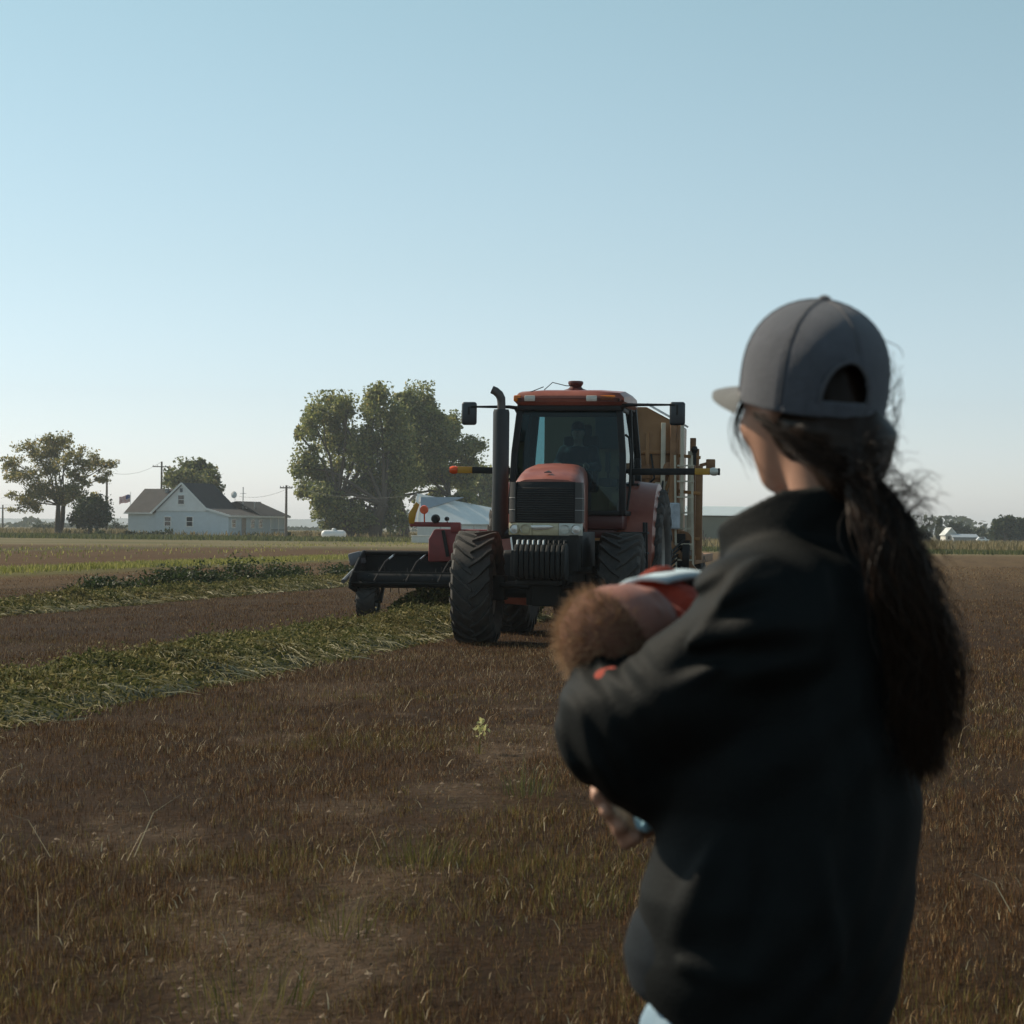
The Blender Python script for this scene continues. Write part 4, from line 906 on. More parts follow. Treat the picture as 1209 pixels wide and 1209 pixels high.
mb = MB(); mb.lathe([(3.20,.001),(3.20,.17),(3.225,.16),(3.245,.10),(3.27,.075),(3.31,.10),(3.335,.10),(3.345,.085),(3.345,.001)], (0,2.2,0), 'Z', 24); mb.build('roof_beacon', red_d, rf)
for x, m_, nm in ((-.665, amber, 'corner_lamp'), (.50, amber, 'corner_lamp')):
    mb = MB(); mb.box((x, 1.545, 3.075), (.10 if x < 0 else .22, .09, .085)); mb.build(nm, m_, rf, .02)
for x in (-.50, .30): mb = MB(); mb.box((x, 1.51, 3.075), (.14,.05,.075)); mb.build('work_lamp', lens_c, rf, .012)
mb = MB(); mb.tube([(-.35,1.75,3.2),(-.25,1.8,3.30),(-.1,2.0,3.27),(.0,2.2,3.28)], .006, 5); mb.tube([(-.52,1.62,3.16),(-.36,1.75,3.24)], .006, 5); mb.build('aerial', blk, rf)
# inside the cab
mb = MB(); mb.box((0,2.55,1.95), (.50,.50,.12)); mb.box((0,2.80,2.30), (.48,.12,.70), (R(-8),0,0)); mb.box((0,2.84,2.72), (.28,.09,.18)); mb.box((0,2.55,1.75), (.32,.36,.34)); mb.build('seat', interior, T, .04)
mb = MB(); mb.tube([(0,1.75,1.6),(0,1.88,2.10)], .05, 10)
c = Vector((0,1.92,2.17)); ring = [c+Vector((.20*math.cos(a), .20*math.sin(a)*.88, -.20*math.sin(a)*-.45)) for a in np.linspace(0, 2*math.pi, 25)]; mb.tube(ring, .015, 6, False)
for k in (0, 8, 16): mb.bar(c, ring[k], .03, .015)
mb.build('steering_wheel', blk, T)
mb = MB(); mb.box((.42,2.35,2.02), (.16,.75,.10)); mb.box((.46,2.0,2.28), (.05,.2,.26)); mb.tube([(.46,2.1,2.0),(.46,2.0,2.2)], .02, 6); mb.box((-.45,2.7,1.85), (.2,.6,.5)); mb.build('console', interior, T, .02)
# fenders
for s_ in (-1, 1):
    mb = MB(); secs = []
    for k in range(15):
        a = R(-32+k*9.5); r = 1.09+.05*math.sin(k/14*math.pi); y = 2.98-r*math.cos(a); z = .97+r*math.sin(a); xi, xo = .58, (.95+.10*min(1, k/4)) if k < 10 else 1.05
        nrm = Vector((0, -math.cos(a), math.sin(a))); p = Vector((0, y, z)); t_ = .06
        ring = [p+Vector((s_*xi,0,0)), p+Vector((s_*xo,0,0))-nrm*.05, p+Vector((s_*(xo+.03),0,0))-nrm*.16, p+Vector((s_*xo,0,0))-nrm*.18, p+Vector((s_*(xo-.05),0,0))-nrm*(.05+t_), p+Vector((s_*xi,0,0))-nrm*t_]
        secs.append(ring)
    mb.loft(secs); mb.build('fender', red_p, T, 0, 50)
mb = MB()
for i, z in enumerate((.55, .82, 1.10, 1.36)): mb.box((.86+.0*i, 1.75-.02*i, z), (.34,.26,.03))
for y in (1.60, 1.90): mb.bar((1.0,y,.50), (.98,y,1.5), .035)
mb.box((.58,1.75,.85), (.3,.8,.5)); mb.build('steps', blk_m, T, .01)
mb = MB(); mb.box((-.62,1.7,.85), (.42,1.0,.55)); mb.build('fuel_tank', blk, T, .08, seg=3)
# exhaust
ex = (-.775, .95)
mb = MB(); mb.tube([(*ex,1.30),(*ex,1.38),(*ex,2.86),(*ex,2.90)], [.09,.105,.105,.095], 20); mb.tube([(-.45,.95,1.36),(*ex,1.33)], .07, 10)
e_ = mb.build('exhaust_stack', mat('exhaust_heat_shield', (.026,.028,.029), .45, .3, var=.2, scale=4), T)
mb = MB(); pp = [(*ex,2.88), (*ex,2.98), (ex[0]-.005,ex[1],3.04), (ex[0]-.03,ex[1],3.09), (ex[0]-.075,ex[1]-.01,3.13), (ex[0]-.12,ex[1]-.015,3.15)]
mb.tube(pp, [.052,.052,.055,.055,.053,.052], 14, False); mb.tube(pp, [.045]*6, 14, False); mb.build('tailpipe', mat('rusty_pipe', (.10,.085,.08), .55, .5, var=.3), e_)
# mirrors
for s_ in (-1, 1):
    mt = thing('mirror', None, None); mt.parent = T; x = -1.31 if s_ < 0 else 1.39; zc = 2.885 if s_ < 0 else 2.89
    mb = MB(); mb.box((x,1.62,zc), (.20,.07,.30)); mb.build('mirror_housing', mirror_m, mt, .045, seg=3)
    mb = MB(); mb.box((x,1.66,zc), (.16,.012,.26)); mb.build('mirror_glass', silver, mt, .004)
    za = 2.97 if s_ < 0 else 3.0
    mb = MB(); mb.tube([(s_*.64,1.64,za-.12),(s_*.70,1.62,za-.01),(s_*.78,1.60,za),(x+ .03*s_*-1,1.58,za)], [.03,.03,.022,.012], 8); mb.tube([(x,1.58,za),(x,1.58,zc-.02)], .014, 6); mb.build('mirror_arm', blk, mt)
# warning light bars
for s_ in (-1, 1):
    lb = thing('warning_light_bar', None, None); lb.parent = T; z = 2.16; x0 = .74; xe = 1.61 if s_ < 0 else 1.90
    mb = MB(); mb.bar((s_*x0,1.9,z-.01), (s_*(xe-.30),1.9,z), .06, .085); mb.bar((s_*.7,2.0,z), (s_*.86,1.9,z), .05, .06); mb.build('bar_arm', blk, lb, .008)
    mb = MB(); mb.bar((s_*(xe-.30),1.9,z), (s_*(xe-.105),1.9,z), .062, .085); mb.build('reflector_band', yellow, lb, .006)
    mb = MB(); mb.lathe([(-.052,.001),(-.052,.04),(-.02,.052),(.02,.052),(.052,.04),(.052,.001)], (s_*(xe-.052),1.9,z), 'X', 16); mb.build('warning_lamp', orange_l if s_ < 0 else lens_c, lb)
    if s_ > 0: mb = MB(); mb.box((xe+.008,1.9,z), (.03,.07,.09)); mb.build('end_cap', blk, lb, .008)
mb = MB(); mb.tube([(-.72,1.55,2.08),(-.80,1.4,1.98),(-.78,1.2,1.80),(-.72,1.3,1.72)], .012, 6); mb.build('cable_loop', blk, T)
mb = MB(); mb.box((0,3.75,.62), (.14,1.1,.07)); mb.bar((-.42,3.4,.6), (-.42,4.15,.55), .06); mb.bar((.42,3.4,.6), (.42,4.15,.55), .06); mb.build('hitch', blk_m, T, .01)

# ================================================================= PULL-TYPE HARVESTER BEHIND IT
tan = mat('tan_painted_steel', (.34, .150, .048), .42, .25, var=.3, scale=2, col2=(.25,.12,.045)); tan_l = mat('pale_cream_steel', (.55, .48, .36), .55, var=.2, scale=3); brn = mat('rusty_brown_steel', (.27, .13, .055), .65, var=.3, scale=4)
hred = mat('harvester_red', (.24, .035, .03), .5, var=.25, scale=3)
HV = thing('harvester', 'tan pull-type harvester behind the tractor with a black pickup header out to its left', 'harvester', (1.72, 33.5, 0), TYAW)
mb = MB(); mb.loft([[Vector(p) for p in ((-1.17,y,1.15),(.93,y,1.15),(.95,y,3.02),(.42,y,3.30),(-1.17,y,3.32))] for y in (-.5, .7)]); mb.build('hopper', tan, HV, .02)
mb = MB(); mb.box((-.05,-.58,2.98), (.62,.14,.66)); mb.build('chute', mat('dark_chute', (.03,.032,.028), .6), HV, .02)
mb = MB()
for z in (2.60, 2.22, 1.85, 1.5): mb.box((.42,-.525,z), (1.0,.05,.06))
mb.box((.45,-.53,2.05), (.06,.06,1.7)); mb.build('panel_rail', tan, HV, .006)
mb = MB(); slab(mb, [(.44,-.55,3.36),(.98,-.55,3.06),(.98,.7,3.06),(.44,.7,3.36)], .03); mb.build('tarp_cover', mat('white_tarp', (.7,.7,.67), .8), HV)
for x, y, z0, z1, m_, wd in ((.70,-.62,1.5,3.05,tan_l,.07), (.86,-.70,1.2,3.05,brn,.09), (1.0,-.72,1.4,3.08,tan_l,.05), (1.12,-.55,1.1,2.62,tan_l,.09), (1.25,-.50,.95,2.40,brn,.10), (1.10,.1,.95,2.85,brn,.09), (1.12,.6,.95,2.7,tan,.08)):
    mb = MB(); mb.box((x,y,(z0+z1)/2), (wd,wd,z1-z0)); mb.build('upright_post', m_, HV, .008)
mb = MB(); mb.bar((.95,-.70,3.02), (.78,-.72,1.7), .04); mb.bar((.7,-.75,1.35), (1.28,-.75,.72), .12, .08); mb.box((1.12,1.3,.95), (.18,4.0,.14)); mb.box((0,1.3,.98), (2.0,4.0,.16)); mb.build('frame', brn, HV, .01)
mb = MB(); mb.lathe([(-.20,.001),(-.20,.075),(-.18,.09),(.18,.09),(.20,.075),(.20,.001)], (.90,-.85,1.62), 'Z', 18); mb.build('white_canister', mat('canister_grey_white', (.42,.45,.48), .45), HV)
mb = MB(); mb.lathe([(-.05,.001),(-.05,.035),(0,.055),(.05,.035),(.05,.001)], (1.18,-.62,2.64), 'Z', 12); mb.tube([(1.18,-.62,2.4),(1.18,-.62,2.6)], .03, 8); mb.build('rear_lamp', blk, HV)
mb = MB(); mb.box((1.42,-.5,2.42), (.14,.08,.16)); mb.bar((1.25,-.5,2.40), (1.40,-.5,2.44), .05); mb.build('marker_bracket', brn, HV, .015)
for s_ in (-1, 1): wheel('wheel', s_*1.0, 1.2, .52, .42, .30, 18, HV, 0, s_, rimm=tan_l)
mb = MB(); mb.tube([(-1.0,1.2,.52),(1.0,1.2,.52)], .07, 10); mb.build('axle', blk_m, HV)
mb = MB(); mb.bar((0,-.4,.75), (-.25,-3.1,.58), .16, .18); mb.bar((.5,-.4,.8), (-.2,-3.0,.6), .09); mb.build('drawbar', blk_m, HV, .02)
mb = MB()
for k in range(5): mb.tube([(.95+.03*k,-.6,.9+.1*k),(.8,-1.4,.72+.06*k),(.3,-2.4,.7)], .018, 6)
mb.lathe([(-.05,.02),(-.05,.26),(.05,.26),(.05,.02)], (1.08,-.62,1.0), 'X', 20); mb.box((.98,-.55,1.1), (.16,.3,.5)); mb.build('drive_belt', blk, HV)
# red gearbox and cross beam reaching out to the header
mb = MB(); mb.prism([(-2.98,-.55,.86),(-2.98,-.55,1.22),(-2.90,-.5,1.38),(-1.2,-.5,1.38),(-1.2,-.55,.92)], (0,.6,0)); mb.bar((-1.25,-.2,1.15), (-.9,-.1,1.3), .4, .3); mb.build('gearbox', hred, HV, .03)
mb = MB(); mb.bar((-2.74,-.58,1.36), (-2.66,-.58,.95), .05, .04); mb.build('gearbox_strap', blk, HV)
mb = MB(); mb.bar((-3.28,-.5,1.45), (-2.48,-.5,1.45), .08, .075); mb.box((-2.55,-.5,1.40), (.16,.1,.14)); mb.build('lamp_arm', hred, HV, .01)
mb = MB(); mb.prism([(-3.29,-.56,1.46),(-3.21,-.56,1.46),(-3.18,-.56,1.62),(-3.13,-.56,1.76),(-3.18,-.56,1.80),(-3.26,-.56,1.68),(-3.30,-.56,1.60)], (0,.03,0)); mb.build('yellow_marker', yellow, HV, .004)
mb = MB(); mb.lathe([(-.04,.001),(-.04,.06),(.0,.07),(.04,.05),(.05,.001)], (-3.05,-.56,1.68), 'Y', 16); mb.bar((-3.05,-.54,1.62), (-3.05,-.52,1.48), .02); mb.build('amber_lamp', orange_l, HV)
for x, r in ((-2.87,.07), (-2.69,.035)): mb = MB(); mb.lathe([(-.05,.001),(-.05,r*.7),(.0,r),(.05,r),(.05,.001)], (x,-.56,1.54), 'Y', 14); mb.bar((x,-.5,1.45), (x,-.5,1.5), .02); mb.build('work_lamp', blk, HV)
# black pickup header: pan, end plates, guard rods, tines
hd = thing('pickup_header', None, None); hd.parent = HV
xl_, xr_ = -4.02, -1.05
prof = [(-1.30,.53),(-1.28,.49),(-.75,.45),(-.35,.62),(-.28,.97),(-.36,1.0),(-.40,.96),(-.46,.68),(-.80,.53)]
mb = MB(); mb.prism([(xl_, y, z) for y, z in prof], (xr_-xl_, 0, 0)); mb.tube([(xl_,-.40,.99),(xr_,-.40,.99)], .045, 10); mb.tube([(xl_-.05,-1.32,.535),(xr_,-1.32,.535)], .022, 8); mb.build('pan', mat('worn_black_pan', (.008,.008,.008), .7, spec=.2), hd, .008)
for x in (xl_, xr_):
    mb = MB(); mb.prism([(x,-1.42,.46),(x,-1.36,.62),(x,-.9,.86),(x,-.52,1.03),(x,-.25,1.03),(x,-.2,.5),(x,-.9,.36)], (-.03,0,0)); mb.build('end_plate', blk, hd, .01)
mb = MB(); mb.box((xl_-.10,-.45,.90), (.20,.55,.20), (0,R(-14),0)); mb.build('end_cover', mat('dull_grey_cover', (.14,.14,.15), .5, .2), hd, .03)
mb = MB(); mb.tube([(xl_-.10,-1.45,.56),(xl_-.05,-.95,.72)], .035, 8); mb.build('end_skid', mat('worn_skid', (.16,.16,.16), .45, .4), hd)
mb = MB(); mb.tube([(xl_,-.85,.58),(xr_,-.85,.58)], .13, 14); 
for k in range(26):
    x = xl_+.08+k*(xr_-xl_-.16)/25
    for a in (0, 2.1, 4.2): a += k*.5; mb.tube([(x,-.85+.12*math.cos(a),.58+.12*math.sin(a)),(x,-.85+.21*math.cos(a+.2),.58+.21*math.sin(a+.2))], .007, 4)
mb.build('pickup_reel', blk, hd)
for k in range(5):
    x = xl_+.34+k*.50; mb = MB(); mb.tube([(x+.16,-.55,.97),(x+.10,-.95,.86),(x,-1.30,.56)], .014, 6); r_ = mb.build('guard_rod', blk, hd)
    mb = MB(); mb.tube([(x+.15,-.60,.955),(x+.125,-.80,.90)], .016, 6); mb.build('rod_tip', silver, r_)
mb = MB(); mb.bar((xl_,-1.26,.70), (xr_,-1.26,.70), .03, .03); mb.build('guard_bar', blk_m, hd)
gw = thing('gauge_wheel', None, None); gw.parent = HV; gw.location = (-3.80,-1.12,.245)
tyre_mesh(.245, .30, .12, 14).build('tyre', rubber, gw, smooth=40); mb = MB(); mb.lathe([(-.08,.001),(-.08,.08),(-.13,.122),(.13,.122),(.08,.08),(.08,.001)], (0,0,0), 'X', 16); mb.build('rim', greymetal, gw)
mb = MB(); mb.bar((-.19,0,0), (-.19,.35,.42), .05); mb.bar((.19,0,0), (.19,.35,.42), .05); mb.bar((-.2,.35,.42), (.2,.35,.42), .06); mb.tube([(-.2,0,0),(.2,0,0)], .02, 8); mb.bar((.0,.1,.26), (-.12,-.05,.36), .03); mb.build('fork', blk_m, gw)
# working clutter on the harvester's front: hoses, pulleys, brackets, ladder
orange_s = mat('orange_brown_steel', (.36, .16, .04), .5, var=.25, scale=4)
for k in range(9):
    x0 = rng.uniform(-.1, .9); z0 = rng.uniform(1.3, 2.6); x1 = x0+rng.uniform(-.4, .4); z1 = z0-rng.uniform(.3, .9); mb = MB()
    mb.tube([(x0,-.56,z0),(x0+rng.normal()*.1,-.70,(z0+z1)/2),(x1,-.62,z1)], .018, 6); mb.build('hose', blk, HV)
for k in range(12):
    mb = MB(); mb.box((rng.uniform(-.2, .9), -.56, rng.uniform(1.3, 2.75)), (rng.uniform(.06, .22), .08, rng.uniform(.05, .25))); mb.build('bracket', [orange_s, brn, tan_l, blk][k % 4], HV, .008)
for x, z, r in ((.55,1.75,.16), (.80,2.35,.10), (.30,2.45,.08), (1.02,1.25,.14), (.72,1.15,.18)):
    mb = MB(); mb.lathe([(-.03,.001),(-.03,r*.8),(-.02,r),(.02,r),(.03,r*.8),(.03,.001)], (x,-.64,z), 'Y', 22); mb.lathe([(-.05,.001),(-.05,r*.3),(.0,r*.3)], (x,-.64,z), 'Y', 12); mb.build('pulley', brn, HV)
mb = MB()
for s_ in (-.13, .13): mb.bar((1.06+s_,-.78,.8), (1.02+s_,-.74,2.55), .03)
for k in range(7): mb.bar((.93,-.78,.95+k*.24), (1.19,-.78,.95+k*.24), .025)
mb.build('ladder', tan_l, HV)
for z in (1.3, 2.0, 2.55): mb = MB(); mb.bar((.93,-.60,z), (1.27,-.56,z-.03), .05); mb.build('cross_brace', orange_s, HV, .006)
mb = MB(); mb.bar((.52,-.58,1.3), (.92,-.60,2.55), .05); mb.build('cross_brace', orange_s, HV, .006)
for k in range(15):
    x = xl_+.12+k*.2; mb = MB(); mb.bar((x,-.41,.66), (x,-.345,.95), .02, .02); mb.build('rib', blk, hd)
# crop being drawn up into the pickup
P = []; n = 9000
xx = rng.uniform(xl_+.55, xr_-.1, n); yy = rng.uniform(-1.25, -.2, n); zt = .60*(.65+.5*N1.fbm(xx*3, yy*3+4, 3)); zz = zt*rng.random(n)**.6*np.clip((xx-xl_-.3)/.9, .2, 1)
loc = np.stack([xx, yy, zz], 1); ca, sa = math.cos(TYAW), math.sin(TYAW); wx = 1.72+loc[:,0]*ca-loc[:,1]*sa; wy = 33.5+loc[:,0]*sa+loc[:,1]*ca
V, F = leaves(np.stack([wx, wy, loc[:,2]], 1), .085, .36); tag(npmesh('crop_heap', V, F, 4, wm[1]), 'heap of green crop drawn up under the black pickup header', 'crop', kind='stuff')
# ================================================================= PEOPLE
def unit(a): a = np.array(a, float); return a/np.linalg.norm(a)
def P_(px, py, D): return np.array(at(px, py, D))
skin_m = mat('skin', (.46, .25, .17), .55, var=.10, scale=14, spec=.35)
skin_b = mat('baby_skin', (.36, .165, .125), .55, var=.12, scale=20, spec=.3)
def clothmat(name, col, rough=.8, sheen=.3, var=.15, scale=30, bump=.15, bscale=220, fold=0.0):
    m = mat(name, col, rough, var=var, scale=scale, bump=bump, bscale=bscale, spec=.25); b = m.node_tree.nodes['Principled BSDF']
    b.inputs['Sheen Weight'].default_value = sheen; b.inputs['Sheen Roughness'].default_value = .5; return m
jack_m = clothmat('black_softshell', (.0058, .0070, .0070), .7, .0); jack_m.node_tree.nodes['Principled BSDF'].inputs['Specular IOR Level'].default_value = .12; jean_m = clothmat('light_blue_denim', (.22, .33, .42), .85, .2); tee_m = clothmat('blue_grey_shirt', (.006, .010, .014), .95, .0)
def hairmat(name, c1, c2, rough=.38, trans=.0):
    return leafmat(name, [(0, c1), (1, c2)], trans, rough, .25)
hair_d = hairmat('dark_brown_hair', (.010, .006, .004), (.048, .025, .014), .42, .12)
hair_b = hairmat('baby_hair', (.34, .22, .13), (.72, .55, .38), .5, .5)

# ------------------------------------------------- woman
DW = 2.75
f_ = unit((-math.sin(R(55)), math.cos(R(55)), 0)); r_ = unit((math.cos(R(55)), math.sin(R(55)), 0))      # chest direction and her right
hf = unit((-math.sin(R(27)), math.cos(R(27)), 0)); hr = unit((math.cos(R(27)), math.sin(R(27)), 0)); zz_ = np.array([0, 0, 1.])
angr = math.atan2(r_[1], r_[0])
tc = np.array([.375, DW, 0])
W0 = np.array([.36, 2.75, 0]); WOM = thing('person', 'woman seen from behind in a black jacket and grey cap holding a baby', 'woman', tuple(W0))
hc = np.array([.389, 2.75, 1.575])
def Zp(py, px=930, D=DW): return P_(px, py, D)[2]
sh_l = np.array([P_(902, 700, 2.60)[0], 2.60, 1.285]); sh_r = tc+r_*.155+zz_*1.285
EL = P_(733, 866, 2.70); WR_l = P_(850, 850, 2.99)
EL_r = np.array([.40, 3.02, 1.06]); HND = P_(772, 958, 2.86)
lhip = tc-r_*.09; rhip = tc+r_*.09
# body: one continuous skin surface from head to feet
b = SDF((-.05, 2.35, -.02), (.75, 3.30, 1.74), .0055)
b.ell(hc+hf*.010+zz_*.008, (.071, .084, .101), (hr, hf, zz_)); b.ell(hc+hf*.022-zz_*.002, (.079, .076, .088), (hr, hf, zz_), .02); b.ell(hc+hf*.042-zz_*.052, (.058, .064, .074), (hr, hf, zz_), .02)
b.ell(hc+hf*.078-zz_*.105, (.022, .02, .018), (hr, hf, zz_), .025)
b.ell(hc+hf*.105-zz_*.025, (.013, .016, .024), (hr, hf, zz_), .015); b.ell(hc+hf*.115-zz_*.038, (.015, .012, .010), (hr, hf, zz_), .01)
for s_ in (-1, 1):
    b.ell(hc+hf*.092+hr*s_*.032+zz_*.005, (.016, .012, .009), (hr, hf, zz_), .006, 'd'); b.ell(hc+hf*.084+hr*s_*.032+zz_*.004, (.012, .012, .011), (hr, hf, zz_), .003)
    b.ell(hc+hr*s_*.074-hf*.008-zz_*.012, (.010, .019, .031), (hr, hf, zz_), .008); b.ell(hc+hf*.072+hr*s_*.045-zz_*.04, (.018, .018, .016), (hr, hf, zz_), .02)
b.ell(hc+hf*.098-zz_*.068, (.022, .010, .006), (hr, hf, zz_), .006); b.ell(hc+hf*.096-zz_*.079, (.018, .010, .007), (hr, hf, zz_), .006)
b.chain([hc-zz_*.06-hf*.02, np.array([.412, 2.735, 1.42]), np.array([.405, 2.74, 1.33])], [.054, .050, .06], .015)
b.stack([(z, *(tc[:2]+f_[:2]*o), a, d, angr) for z, a, d, o in ((.78,.15,.115,0),(.86,.165,.12,0),(.97,.14,.10,.0),(1.05,.125,.095,0),(1.16,.135,.105,.01),(1.27,.15,.10,.0),(1.34,.10,.07,0))], .03)
b.chain([sh_l, EL, WR_l], [.050, .042, .030], .03); b.chain([sh_r, EL_r, HND+np.array([.035,.02,.01])], [.050, .042, .028], .03)
for h_, s_ in ((lhip, -1), (rhip, 1)):
    k_ = h_+f_*.03+zz_*.47; a_ = h_-f_*.02+zz_*.09
    b.chain([h_+zz_*.84, k_, a_], [.085, .058, .038], .03); b.chain([a_-zz_*.03-f_*.03, a_+f_*.15-zz_*.055], [.035, .028], .02)
# right hand under the baby: palm, thumb and four bent fingers pointing at the left
pal = HND; fd = unit((-.80, -.35, -.25)); fn = unit((-.35, -.2, -.9))
b.chain([HND+np.array([.03,.02,.01]), pal+fd*.02], [.030, .030], .02)
tips = [P_(700, 938, 2.775), P_(711, 956, 2.77), P_(727, 973, 2.775), P_(745, 986, 2.785)]
for i, tp in enumerate(tips):
    root = pal+np.array([-.008-.004*i, -.006, .014-.013*i])+fd*.012; k1 = root*.45+tp*.55+np.array([-.006, -.022, -.006]); k2 = tp+np.array([.006, -.010, .000])
    b.chain([root, k1, k2, tp+np.array([.004, .012, .010])], [.0105, .0105, .0095, .0085], .006)
b.chain([pal+np.array([.01,.01,.02]), pal+np.array([-.03,.03,.035]), pal+np.array([-.055,.035,.03])], [.014, .012, .010], .008)
# left hand cradling the baby, hidden behind the arm
lp = WR_l+r_*.07; b.chain([WR_l, lp], [.028, .032], .02)
for i in range(4):
    rt = lp+zz_*(.03-.02*i)+r_*.02; b.chain([rt, rt+r_*.04-f_*.01, rt+r_*.055-f_*.035], [.010, .009, .008], .006)
b.chain([lp+zz_*.02, lp+zz_*.05-f_*.02, lp+zz_*.06-f_*.04], [.013, .011, .009], .008)
b.build('body', skin_m, WOM, W0, 1)

# jacket
j = SDF((-.06, 2.36, .66), (.76, 3.25, 1.52), .0044)
rows = []
for py, xl, xr, o in ((1235,768,1040,0),(1205,758,1050,0),(1170,752,1060,0),(1120,746,1072,0),(1050,751,1084,0),(990,770,1090,0),(950,777,1092,0),(880,772,1092,0),(800,786,1091,0),(740,806,1090,0),(700,830,1088,0),(668,860,1078,0),(645,885,1062,0)):
    z = Zp(py); cx = (P_(xl, py, DW)[0]+P_(xr, py, DW)[0])/2; hw = (P_(xr, py, DW)[0]-P_(xl, py, DW)[0])/2
    rat = .80 if z > 1.2 else .84; a = hw/math.sqrt(math.cos(R(55))**2+(rat*math.sin(R(55)))**2); rows.append((z, cx, DW+.0, a, a*rat, angr))
j.stack(rows, .03)
j.ell(tc+zz_*1.335-r_*.09-f_*.01, (.12, .085, .045), (r_, f_, zz_), .05); j.ell(tc+zz_*1.335+r_*.08, (.11, .085, .045), (r_, f_, zz_), .05)
mid_l = sh_l*.5+EL*.5+np.array([0, -.01, -.012])
j.chain([sh_l+np.array([.02,.03,-.01]), sh_l, mid_l, EL], [.078, .074, .072, .068], .03)
j.cap(EL, P_(755, 905, 2.71), .064, .050, .04); j.cap(EL+np.array([-.004,.02,.01]), P_(727, 822, 2.76), .064, .060, .035); j.cap(P_(727, 822, 2.76), P_(800, 830, 2.95), .058, .05, .03)
j.chain([EL+np.array([.0,.03,.0]), P_(800, 850, 2.86), WR_l], [.066, .056, .042], .03)
j.cap(P_(775, 925, 2.74), P_(850, 900, 2.75), .035, .05, .05)
j.chain([sh_r, EL_r, HND+np.array([.075,.045,.02])], [.072, .062, .044], .03)
# stand-up collar, open towards the chest
cc = tc+np.array([.02, -.005, 0])+f_*.02
sl, X, Y, Z = j.sub((cc[0]-.2, cc[1]-.2, 1.33), (cc[0]+.2, cc[1]+.2, 1.50))
u = (X-cc[0])*f_[0]+(Y-cc[1])*f_[1]; v = (X-cc[0])*r_[0]+(Y-cc[1])*r_[1]
zt = 1.458-.52*np.clip(u+.01, 0, .2)-.05*np.clip(-u, 0, .2); fl = 1+.55*(Z-1.40)
a1, b1 = .112*fl, .080*fl; k0 = np.sqrt((u/a1)**2+(v/b1)**2); k1 = np.sqrt((u/a1**2)**2+(v/b1**2)**2)+1e-6; d = np.abs(k0*(k0-1)/k1)-.007
j.mix(sl, np.maximum(np.maximum(d, Z-zt), 1.345-Z), .014)
# folds: soft ridges where the sleeve and shoulder bend
X = j.ax[0][:,None,None]; Y = j.ax[1][None,:,None]; Z = j.ax[2][None,None,:]
def fold(a, c, wd, h, sgn=1):
    a = np.array(a); c = np.array(c); m = wd*3; s2, x, y, z = j.sub(np.minimum(a, c)-m, np.maximum(a, c)+m); ab = c-a; L = (ab**2).sum()
    t = np.clip(((x-a[0])*ab[0]+(y-a[1])*ab[1]+(z-a[2])*ab[2])/L, 0, 1); d2 = (x-a[0]-t*ab[0])**2+(y-a[1]-t*ab[1])**2+(z-a[2]-t*ab[2])**2
    j.F[s2] -= (sgn*h*1.7*np.exp(-d2/(2*(wd*.42)**2))*np.sin(np.clip(t, .02, .98)*math.pi)**.6).astype(np.float32)
for (x0, y0, d0, x1, y1, d1, wd, h) in ((905,662,2.57,842,712,2.53,.020,.014),(930,690,2.52,828,738,2.53,.020,-.012),(900,722,2.52,800,768,2.56,.022,.015),(880,752,2.53,790,800,2.57,.02,-.012),(860,780,2.53,770,822,2.60,.020,.013),
        (990,640,2.58,930,650,2.56,.02,.010),
        (1010,700,2.55,1040,900,2.58,.03,.008),(960,980,2.56,1000,1180,2.58,.03,.008),(850,960,2.56,800,1120,2.62,.03,.009),(930,900,2.56,880,1150,2.58,.03,-.008),(770,1130,2.6,900,1165,2.57,.02,.006)):
    fold(P_(x0, y0, d0), P_(x1, y1, d1), wd, abs(h), 1 if h > 0 else -1)
fr2 = np.random.default_rng(5)
ec = P_(700, 838, 2.7); rx_ = X-ec[0]; rz_ = Z-ec[2]       # long creases down the bent sleeve
ph_ = (rx_*.93+rz_*.30)/.033*2*math.pi+2.4*np.sin(24*Z+6*Y)+1.1*np.sin(47*Z-9*X); cre = np.sin(ph_)*(.6+.4*np.sin(33*Z+20*X+1.0))
j.F -= (.0085*np.exp(-(rx_/.060)**2-(rz_/.095)**2)*np.clip((2.95-Y)/.05, 0, 1)*cre).astype(np.float32)
sc_ = P_(838, 752, 2.6); rx_ = X-sc_[0]; rz_ = Z-sc_[2]       # shallower ones slanting over the upper arm
ph_ = (-rx_*.42+rz_*.90)/.044*2*math.pi+2.6*np.sin(15*X+5*Y)+1.5*np.sin(29*X-12*Z); cre = np.sin(ph_)*(.5+.5*np.sin(21*X+16*Z))
j.F -= (.0095*np.exp(-(rx_/.105)**2-(rz_/.075)**2)*np.clip((2.78-Y)/.05, 0, 1)*cre).astype(np.float32)
wr = .0042*np.sin(21*Z+9*np.sin(7*X+5*Y))*np.sin(13*X+17*Y+4*np.sin(11*Z)); j.F += wr.astype(np.float32)
u = (X-tc[0])*f_[0]+(Y-tc[1])*f_[1]; j.F = np.maximum(j.F, (.762+.40*np.clip(u, 0, .2)-Z).astype(np.float32)*.8)
JK = j.build('jacket', jack_m, WOM, W0, 1)
